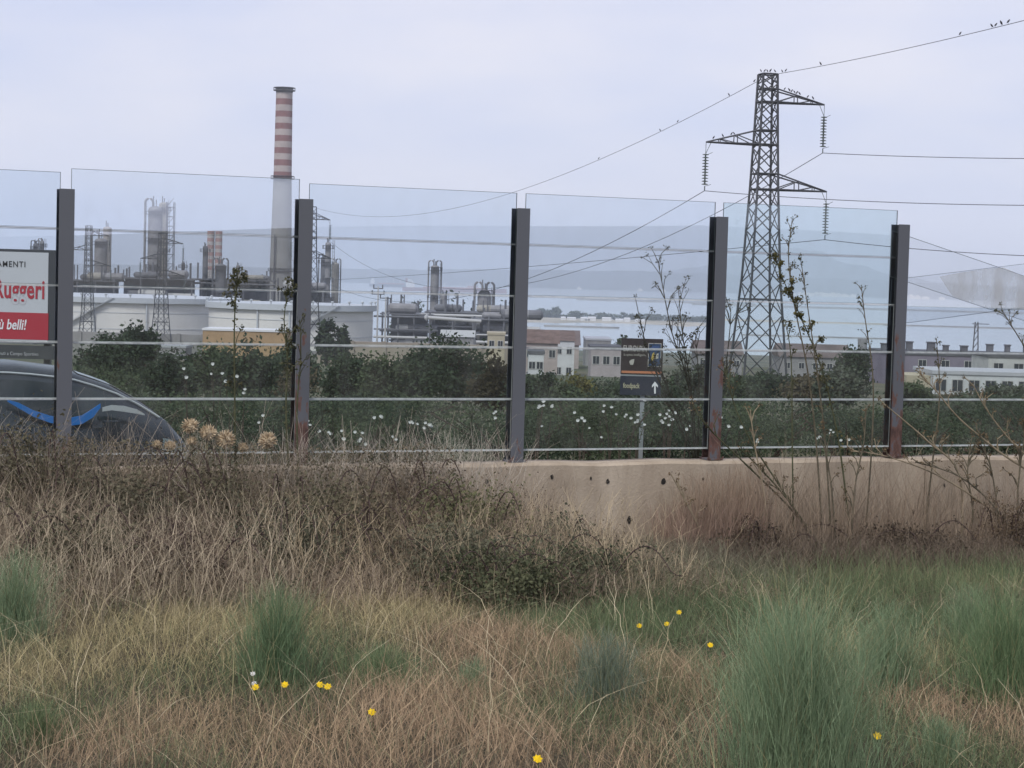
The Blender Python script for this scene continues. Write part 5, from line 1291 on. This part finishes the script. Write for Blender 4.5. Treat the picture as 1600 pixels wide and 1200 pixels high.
# taller green grass
parts = []
for (n, a0, a1, s0, s1, hmin, hmax) in ((5200, 1060, 1660, -3.8, -2.0, .12, .40), (1600, 520, 700, -5.6, -4.4, .1, .25), (1500, 860, 1060, -4.2, -2.2, .1, .3)):
    p, tq, sq = px_band(n, a0, a1, s0, s1); h = RNG.uniform(hmin, hmax, n); v, q, _ = ribbons(p, h, RNG.uniform(.002, .004, n), RNG.normal(0, .35, (n, 2)), 3); parts.append((v, q, blade_cols(n, 3, (.10, .15, .075), (.22, .26, .14), .25)))
tag(quads_obj('green_grass', *cat_geo(parts), NP), 'taller fresh green grass between the wispy tufts and the wall', 'grass', kind='stuff')

# bramble bushes in the heap: arching canes with small dull leaves
M_cane = mat('bramble_cane', (.075, .05, .045), .8, .2, noise=.3, scale=20)
def bramble(px, s_, h, wx, label, n=8000, cols=((.075, .075, .05), (.19, .17, .11)), canes=6):
    c = plane_pt(px, 760, s_); g = float(near_z(c.x, c.y)); root = thing('bramble_bush', label, 'bush', (c.x, c.y, g))
    parts = []
    for q in range(canes):
        a = MB(); dx = random.uniform(-1, 1)*wx*.8; dy = random.uniform(-.5, .3); hz = h*random.uniform(.75, 1.12); x0 = c.x+random.uniform(-.3, .3)*wx
        pts = [Vector((x0+dx*f, c.y+dy*f, g+hz*math.sin(min(1, f*1.15)*math.pi*.82)*1.0)) for f in np.linspace(0, 1, 14)]
        a.tube(pts, list(np.linspace(.008, .003, 14)), 5); a.build('cane', M_cane, root)
        pa = np.array([tuple(p_) for p_ in pts]); k = RNG.integers(3, 14, 70); cc = pa[k]+RNG.normal(0, .022, (70, 3)); v, qd = leaf_quads(cc, np.full(70, .028)); f1 = RNG.random((70, 1)); parts.append((v, qd, np.repeat(np.array(cols[0])*(1-f1)+np.array(cols[1])*f1, 4, 0)))
    v, qd, cl = crown_geo((c.x, c.y, g+h*.4), wx*.55, .5, h*.56, n, .036, *cols, 34, .42); v[:, 2] = np.maximum(v[:, 2], g); parts.append((v, qd, cl))
    quads_obj('foliage', *cat_geo(parts), NP, root, LOC[root.name])
bramble(30, -.9, 1.12, 1.0, 'dull green bramble with dark arching canes below the billboard', canes=8)
bramble(170, -1.4, 1.0, 1.0, 'dark bramble bush in the weed heap below the car', cols=((.07, .07, .048), (.17, .155, .105)))
bramble(330, -1.0, 1.02, 1.0, 'bramble bush in the weed heap under the dry thistles', canes=7)
bramble(500, -1.5, .95, 1.0, 'bramble bush in the weed heap by the rusty fence post')
bramble(640, -1.0, .92, .9, 'bramble bush near the end of the weed heap', cols=((.10, .08, .06), (.22, .18, .13)))
bramble(740, -1.9, .80, .9, 'green leaved bramble bush where the weed heap falls away', cols=((.08, .09, .05), (.19, .19, .10)), canes=8)
bramble(860, -1.5, .5, .8, 'low dark bramble spreading at the foot of the bare wall', cols=((.055, .065, .045), (.14, .15, .10)))
bramble(800, -2.9, .45, 1.1, 'low grey green bramble in front of the weed heap end', cols=((.065, .075, .055), (.17, .175, .12)), n=3200)
bramble(930, -2.5, .32, 1.0, 'flat dark creeping bramble between the yellow flowers and the wall', cols=((.065, .08, .05), (.16, .17, .10)), n=2600)
bramble(1190, -.9, .42, .9, 'low dry brown bramble at the base of the leaning stalks', cols=((.06, .05, .04), (.15, .12, .085)), n=2200)
bramble(1420, -1.0, .42, 1.2, 'low brown bramble beneath the loose glass panes', cols=((.06, .05, .04), (.14, .11, .08)), n=2600)
bramble(1590, -.9, .75, .8, 'brown twiggy bramble at the wall beyond the last post', cols=((.07, .055, .04), (.16, .12, .08)), n=1600, canes=10)

bramble(100, -2.7, .66, .9, 'low dull bramble half way down the weed heap by the wispy tuft', n=4200, canes=7)
bramble(290, -2.9, .62, .9, 'low red brown bramble in the front slope of the weed heap', n=3800, cols=((.09, .07, .055), (.19, .145, .11)), canes=8)
bramble(450, -2.6, .72, .9, 'dark hollow bramble behind the rounded blue green tuft', n=4800, cols=((.05, .055, .038), (.14, .135, .09)), canes=8)
bramble(585, -2.4, .74, .8, 'bramble with rusty arching canes in the front of the weed heap', n=3800, cols=((.09, .075, .05), (.18, .15, .10)), canes=9)
bramble(770, -3.7, .46, 1.0, 'dark green bramble mound beside the tan dry patch', n=5200, cols=((.05, .06, .035), (.14, .145, .085)), canes=7)
bramble(890, -3.3, .40, 1.0, 'dark creeping bramble behind the small grey green tuft', n=4600, cols=((.05, .06, .038), (.14, .145, .09)), canes=7)
bramble(690, -3.0, .6, .9, 'mounded grey green bramble where the tall stems thin out', n=5200, cols=((.06, .065, .045), (.16, .155, .105)), canes=7)
# wispy green tufts
def tuft(px, py, wpx, hpx, label, n=900, c0=(.115, .18, .10), c1=(.27, .34, .205)):
    g = ground_pt(px, py); k = F/g.y; rx = wpx/2/k; H = hpx/k
    root_loc = (g.x, g.y, g.z)
    an = RNG.uniform(0, 6.28, n); rr = np.minimum(np.abs(RNG.normal(0, .42, n)), 1.15)*rx
    bx = g.x+rr*np.cos(an); by = g.y+rr*np.sin(an)*.9; b_ = np.column_stack([bx, by, near_z(bx, by)])
    out = np.stack([np.cos(an), np.sin(an)], 1)*(rr/rx)[:, None]*RNG.uniform(.1, 1.0, (n, 1))*(rx*.6/H)+RNG.normal(0, .2, (n, 2))
    h = H*(.25+.85*RNG.random(n)**.8)*(1-.55*np.clip(rr/rx, 0, 1.1)**1.5)
    v, q, P_ = ribbons(b_, h, RNG.uniform(.0018, .0036, n), out, 4, tip=.3); parts = [(v, q, blade_cols(n, 4, c0, c1, .2))]
    m_ = n*4; kk_ = RNG.choice(n, m_); bb = P_[kk_, RNG.integers(1, 4, m_)]; v, q, _ = ribbons(bb, h[kk_]*RNG.uniform(.12, .32, m_), np.full(m_, .0018), RNG.normal(0, .5, (m_, 2))+out[kk_]*.5, 2, tip=.4); parts.append((v, q, blade_cols(m_, 2, c0, c1, .2)))
    kk_ = RNG.choice(n, n//14); v, q, _ = ribbons(b_[kk_], h[kk_]*1.1, np.full(len(kk_), .003), out[kk_]*1.2, 4, tip=.4); parts.append((v, q, blade_cols(len(kk_), 4, (.28, .26, .13), (.36, .32, .18), .15)))
    o = quads_obj('grass_tuft', *cat_geo(parts), NP, None, root_loc); tag(o, label, 'grass tuft')
tuft(25, 1008, 150, 165, 'wispy green tuft below the billboard at the weed heap', 800)
tuft(432, 1066, 170, 170, 'rounded blue green tuft in front of the weed heap', 900, (.085, .145, .075), (.2, .27, .15))
tuft(590, 1068, 210, 70, 'low spreading green tuft beside the rounded blue green one', 700, (.11, .16, .085), (.22, .28, .15))
tuft(945, 1105, 150, 130, 'small grey green tuft between two tan dry patches', 600, (.11, .15, .11), (.23, .27, .2))
tuft(1245, 1240, 330, 340, 'tallest wispy pale green tuft at the front edge of the grass', 1700)
tuft(1215, 1130, 200, 210, 'pale green tuft growing close behind the tallest tuft', 900)
tuft(1385, 1085, 190, 160, 'loose green tuft between the tallest tuft and the wall', 800)
tuft(1570, 1095, 230, 200, 'dense green tuft below the loose glass panes', 1100, (.09, .155, .075), (.22, .29, .155))
tuft(1510, 1010, 150, 110, 'short green tuft close to the brown bramble', 500)
tuft(60, 1165, 120, 80, 'small dark green tuft in the dry front grass', 400, (.1, .14, .07), (.2, .25, .13))
tuft(740, 1080, 90, 60, 'tiny green tuft in the tan dry patch', 250)
tuft(1470, 1200, 140, 90, 'small pale green tuft at the front of the dry grass', 350)

# tall single stalks with dry seed heads
M_stalk = mat('grey_brown_stalk', (.13, .115, .08), .85, .15, noise=.35, scale=12); M_gstalk = mat('green_brown_stalk', (.085, .09, .05), .85, .15, noise=.3, scale=12); M_pstalk = mat('pale_dry_stalk', (.30, .25, .17), .85, .15, noise=.3, scale=12)
def stalk(path, s_, label, M=None, r0_=.012, r1=.0036, twigs=8, heads=(.55, 1.0), head_n=9, head=.03, cols=((.05, .06, .035), (.13, .12, .07)), twig_len=.22, foot=None, cat='plant', name='tall_weed', group=None, droop=0.0, leaves=0):
    pts = [plane_pt(x, y, s_) for x, y in path]
    zf = near_z if s_ < 0 else far_z
    b0 = pts[0]; g = float(zf(b0.x, b0.y))
    if b0.z > g+.02: pts = [Vector((b0.x+(b0.x-pts[1].x)*.12, b0.y, g-.03))]+pts
    # smooth resample
    P = []; n = 5
    for i in range(len(pts)-1):
        p0, p1, p2, p3 = pts[max(i-1, 0)], pts[i], pts[i+1], pts[min(i+2, len(pts)-1)]
        for k in range(n):
            f = k/n; P.append(.5*((2*p1)+(p2-p0)*f+(2*p0-5*p1+4*p2-p3)*f*f+(3*p1-p0-3*p2+p3)*f**3))
    P.append(pts[-1])
    root = thing(name, label, cat, P[0], group)
    a = MB(); a.tube(P, list(np.linspace(r0_, r1, len(P))), 6); a.build('stem', M or M_stalk, root)
    tips = [P[-1]]; a = MB(); L = len(P)-1
    for q in range(twigs):
        f = heads[0]+(heads[1]-heads[0])*random.random(); i = min(L-1, int(f*L)); b_ = P[i]; d = (P[min(i+1, L)]-P[i]).normalized()
        o = Vector((random.uniform(-1, 1), random.uniform(-.6, .6), random.uniform(.1, 1)-droop)); ln = twig_len*random.uniform(.5, 1.2)*(1.15-f*.5); tip = b_+(d*.8+o).normalized()*ln; md = b_+(d*.9+o*.6).normalized()*ln*.55
        a.tube([b_, md, tip], [r1*1.2, r1, r1*.6], 4); tips.append(tip); 
        if random.random() < .5: t2 = md+(o+Vector((random.uniform(-.6, .6), 0, .5))).normalized()*ln*.45; a.tube([md, t2], [r1*.8, r1*.5], 4); tips.append(t2)
    if twigs: tag(a.build('twigs', M or M_stalk, root), kind='stuff')
    c = []
    for t_ in tips: c.append(np.array(tuple(t_))[None]+RNG.normal(0, head*.55, (head_n, 3)))
    if leaves:
        pa = np.array([tuple(p_) for p_ in P]); k = RNG.integers(int(len(P)*.25), len(P), leaves); c.append(pa[k]+RNG.normal(0, .02, (leaves, 3)))
    c = np.concatenate(c); v, qd = leaf_quads(c, np.full(len(c), head)); f1 = RNG.random((len(c), 1))
    o = quads_obj('seed_heads', v, qd, np.repeat(np.array(cols[0])*(1-f1)+np.array(cols[1])*f1, 4, 0), NP, root, LOC[root.name]); tag(o, kind='stuff')
S1 = -.55
stalk([(1330, 850), (1312, 700), (1288, 590), (1262, 520), (1225, 440), (1211, 402)], S1, 'tall leaning stalk with heavy brown clumps crossing the pylon', M_gstalk, twigs=18, head_n=34, head=.028, leaves=260, cols=((.07, .075, .03), (.15, .13, .06)), twig_len=.14)
stalk([(1285, 850), (1276, 700), (1262, 580), (1240, 470), (1232, 400), (1238, 342)], S1, 'tallest slender stalk with tiny seed heads beside the pylon', M_stalk, twigs=22, head_n=9, head=.024, twig_len=.2)
stalk([(1300, 860), (1290, 700), (1278, 590), (1262, 480), (1252, 410)], S1-.1, 'slender branching stalk just behind the tallest one', M_stalk, twigs=18, head_n=12, head=.026, twig_len=.2)
stalk([(1350, 860), (1362, 700), (1364, 590), (1352, 500), (1346, 448)], S1, 'slim stalk with a forked top beside the rust streaked end post', M_stalk, twigs=9, head_n=8, head=.022, heads=(.7, 1), twig_len=.16)
stalk([(1240, 860), (1238, 700), (1236, 560), (1226, 500)], S1, 'short upright stalk with ragged brown clumps', M_gstalk, twigs=8, head_n=14, head=.026, twig_len=.14, leaves=60)
stalk([(1440, 880), (1455, 740), (1468, 620), (1463, 528)], S1, 'thin stalk with two forked flat seed heads near the loose panes', M_stalk, twigs=7, head_n=8, head=.022, heads=(.75, 1), twig_len=.13)
stalk([(1640, 640), (1610, 560), (1580, 508), (1566, 485)], S1-.3, 'leafy branch leaning in from beyond the last post', M_stalk, twigs=12, head_n=12, head=.022, heads=(.3, 1), twig_len=.16)
for q, (path, lab, Mx, tw) in enumerate((
    ([(1282, 862), (1240, 800), (1170, 730), (1110, 672), (1085, 640)], 'long green cane leaning steeply towards the bare shrub', M_gstalk, 3),
    ([(1275, 855), (1225, 770), (1180, 700), (1150, 640), (1128, 560)], 'green cane leaning across the pylon legs', M_gstalk, 5),
    ([(1290, 865), (1230, 780), (1186, 730), (1155, 700)], 'short cane leaning low over the concrete wall', M_gstalk, 2),
    ([(1305, 850), (1300, 770), (1290, 700), (1284, 640)], 'upright grey cane in the middle of the fan of stalks', M_stalk, 4),
    ([(1330, 850), (1336, 760), (1350, 690), (1352, 640)], 'dark cane rising beside the rust streaked end post', M_stalk, 4),
    ([(1640, 770), (1560, 705), (1500, 655), (1462, 610), (1432, 578)], 'long pale cane slanting across the last bay of glass', M_pstalk, 6),
    ([(1660, 760), (1590, 700), (1545, 645), (1520, 600)], 'pale cane slanting beside the longest slanting cane', M_pstalk, 5),
    ([(1500, 745), (1450, 690), (1410, 655), (1382, 632)], 'short pale cane slanting over the wall top by the end post', M_pstalk, 3),
    ([(1620, 860), (1540, 790), (1460, 740), (1380, 712), (1330, 705)], 'bent brown cane arching over the wall top', M_pstalk, 5),
    ([(1600, 880), (1560, 800), (1500, 745), (1430, 722)], 'brown twiggy cane arching in front of the wall', M_stalk, 8),
    ([(1560, 880), (1558, 800), (1548, 730), (1530, 690)], 'upright brown twiggy stalk before the last stretch of wall', M_stalk, 9),
    ([(1595, 880), (1590, 780), (1598, 700), (1610, 640)], 'upright twiggy stalk at the far end of the wall', M_stalk, 9),
    ([(1515, 880), (1520, 800), (1512, 740), (1516, 700)], 'thin twiggy stalk standing between brown brambles', M_stalk, 7),
    ([(1200, 870), (1195, 780), (1180, 700), (1172, 640)], 'thin straight stalk standing in the reddish brush', M_pstalk, 4),
    ([(1120, 880), (1080, 800), (1048, 740)], 'thin grey stem leaning in front of the bare wall', M_pstalk, 3))):
    stalk(path, S1-.05*(q % 5), lab, Mx, r0_=.013, r1=.005, twigs=tw*2+2, head_n=7, head=.026, heads=(.35, 1), twig_len=.24, cols=((.09, .07, .045), (.2, .15, .09)))
stalk([(368, 760), (367, 640), (366, 530), (368, 470), (372, 440)], -.5, 'dark upright stalk with green clumps in front of the smaller tank', M_gstalk, twigs=16, head_n=18, head=.03, heads=(.45, 1), twig_len=.22, leaves=90)
stalk([(452, 770), (447, 640), (449, 560), (444, 500), (450, 455)], -.5, 'stalk with loose green clumps close to the rusty post', M_gstalk, twigs=14, head_n=18, head=.03, heads=(.5, 1), twig_len=.18, leaves=90)
stalk([(466, 770), (464, 640), (470, 560), (468, 500)], -.45, 'thin stalk hugging the rusty post', M_gstalk, twigs=7, head_n=10, head=.024, heads=(.55, 1), twig_len=.16)
# shrub just behind the wall, seen through the glass
for q, (path, tw) in enumerate((([(1085, 720), (1075, 600), (1050, 520), (1034, 440), (1028, 408)], 14), ([(1088, 720), (1080, 610), (1066, 520), (1060, 450)], 10), ([(1080, 720), (1040, 620), (1010, 540), (992, 462)], 9), ([(1090, 720), (1092, 600), (1086, 520)], 8), ([(1084, 720), (1052, 630), (1030, 570)], 8), ([(1100, 720), (1128, 610), (1140, 520), (1142, 475)], 9))):
    stalk(path, .75, 'bare branching stem with dark seed heads just behind the glass', M_stalk, r0_=.011, twigs=tw*2, head_n=8, head=.026, heads=(.3, 1), twig_len=.36, name='bare_shrub_stem', cat='shrub', group='bare stems behind the glass')
for q, (px, py) in enumerate(((505, 620), (440, 640), (520, 600), (735, 640), (330, 630))):
    stalk([(px+4, 725), (px, 690), (px-3+q*2, py)], .6, 'thin weed stem standing just behind the glass', M_gstalk, r0_=.005, twigs=6, head_n=6, head=.02, heads=(.4, 1), twig_len=.18, group='thin weeds behind the glass')
# dry thistles over the weed heap
M_th = mat('dry_thistle', (.50, .41, .28), .95, .05, noise=.45, scale=60)
for (px, py, r_, lab) in ((297, 667, .075, 'round'), (325, 677, .08, 'round'), (300, 690, .05, 'squat'), (352, 688, .09, 'broad'), (380, 700, .05, 'squat'), (418, 690, .085, 'broad'), (246, 696, .045, 'ragged'), (266, 697, .05, 'ragged')):
    c = plane_pt(px, py, -.6); g = float(near_z(c.x, c.y)); root = thing('dry_thistle', '%s straw coloured dry thistle head above the weed heap' % lab, 'thistle', (c.x, c.y, g), 'dry thistles on the weed heap' if True else None)
    a = MB(); a.tube([(c.x+.03, c.y, g), (c.x-.01, c.y, g+(c.z-g)*.6), c], [.006, .005, .004], 5); a.build('stem', M_pstalk, root)
    n = 260; d = RNG.normal(size=(n, 3)); d /= np.linalg.norm(d, axis=1, keepdims=True); d[:, 2] = d[:, 2]*.9+.12
    b_ = np.array(tuple(c))+d*r_*.55; tp_ = np.array(tuple(c))+d*r_*RNG.uniform(.85, 1.15, (n, 1)); sd_ = np.cross(d, RNG.normal(size=(n, 3))); sd_ /= np.linalg.norm(sd_, axis=1, keepdims=True); sd_ *= r_*.10
    v = np.stack([b_-sd_, b_+sd_, tp_+sd_*.2, tp_-sd_*.2], 1).reshape(-1, 3)
    f1 = RNG.random((n, 1)); quads_obj('spines', v, np.arange(n*4).reshape(-1, 4), np.repeat(np.array((.42, .31, .2))*(1-f1)+np.array((.66, .56, .40))*f1, 4, 0), NP, root, LOC[root.name])['kind'] = 'stuff'
    a = MB(); a.lathe((c.x, c.y, c.z-r_*.5), [(r_*.2, 0), (r_*.6, r_*.2), (r_*.72, r_*.55), (r_*.5, r_*.95), (r_*.15, r_*1.1)], 10); a.build('seed_head', M_th, root)
# yellow flowers and two white ones in the grass
M_yf = mat('yellow_petals', (.72, .50, .02), .8, .1); M_gs = mat('green_stem', (.07, .11, .04), .8, .1)
def daisy(px, py, label, M, group=None, r_=.022):
    d = ray(px, py); h = .10; lo, hi = 2.0, 40.0
    for _ in range(50):
        m_ = (lo+hi)/2; q = EYE+d*m_
        if q.z-h > float(near_z(q.x, q.y)): lo = m_
        else: hi = m_
    c = EYE+d*lo; g = float(near_z(c.x, c.y)); h = c.z-g
    root = thing('meadow_flower', label, 'flower', (c.x, c.y, g), group)
    a = MB(); a.tube([(c.x+.015, c.y, g), (c.x+.005, c.y, g+h*.6), c], .0022, 4); a.build('stem', M_gs, root)
    nrm = Vector((random.uniform(-.3, .3), -.75, .75)).normalized(); e1 = nrm.cross(UP).normalized(); e2 = nrm.cross(e1)
    a = MB(); P = [c+nrm*.006]; m_ = 14
    for w_ in range(m_):
        an = 2*math.pi*w_/m_; rr = r_*(1.0 if w_ % 2 else .72); P.append(c+e1*(rr*math.cos(an))+e2*(rr*math.sin(an))+nrm*.004*(w_ % 2))
    P.append(c-nrm*.006)
    a.add(P, [(0, 1+w_, 1+(w_+1) % m_) for w_ in range(m_)]+[(m_+1, 1+(w_+1) % m_, 1+w_) for w_ in range(m_)]); a.build('flower_head', M, root)
for px, py in ((999, 978), (1061, 957), (1110, 1008), (1042, 975)): daisy(px, py, 'yellow flower in the creeping green growth before the bare wall', M_yf, 'yellow flowers before the bare wall')
for px, py in ((399, 1074), (445, 1070), (500, 1070), (512, 1073)): daisy(px, py, 'yellow flower at the foot of the rounded blue green tuft', M_yf, 'yellow flowers by the rounded tuft')
for px, py in ((581, 1113), (840, 1186), (1371, 1150)): daisy(px, py, 'lone yellow flower in the tan dry front grass, '+('below the rounded tuft' if px < 700 else 'at the very front edge' if px < 1000 else 'beside the tallest tuft'), M_yf, 'lone yellow flowers in the front grass')
for px, py in ((397, 1068), (395, 1053)): daisy(px, py, 'white flower at the foot of the rounded blue green tuft', M_petal, 'white flowers by the rounded tuft', .016)

# ================================================================== HAZE
hz = MB(); hz.box((-15000, -1500, -66.5), (15000, 17500, 380))
Mh = bpy.data.materials.new('haze_air'); Mh.use_nodes = True; t = Mh.node_tree; t.nodes.clear()
pv = N(t, 'ShaderNodeVolumePrincipled'); pv.inputs['Color'].default_value = (0.86, 0.91, 1.0, 1); pv.inputs['Density'].default_value = 1.7e-4; pv.inputs['Anisotropy'].default_value = 0.2
o = N(t, 'ShaderNodeOutputMaterial'); t.links.new(pv.outputs[0], o.inputs['Volume'])
hzo = hz.build('haze', Mh); tag(hzo, 'pale even sea haze', 'haze', kind='stuff')
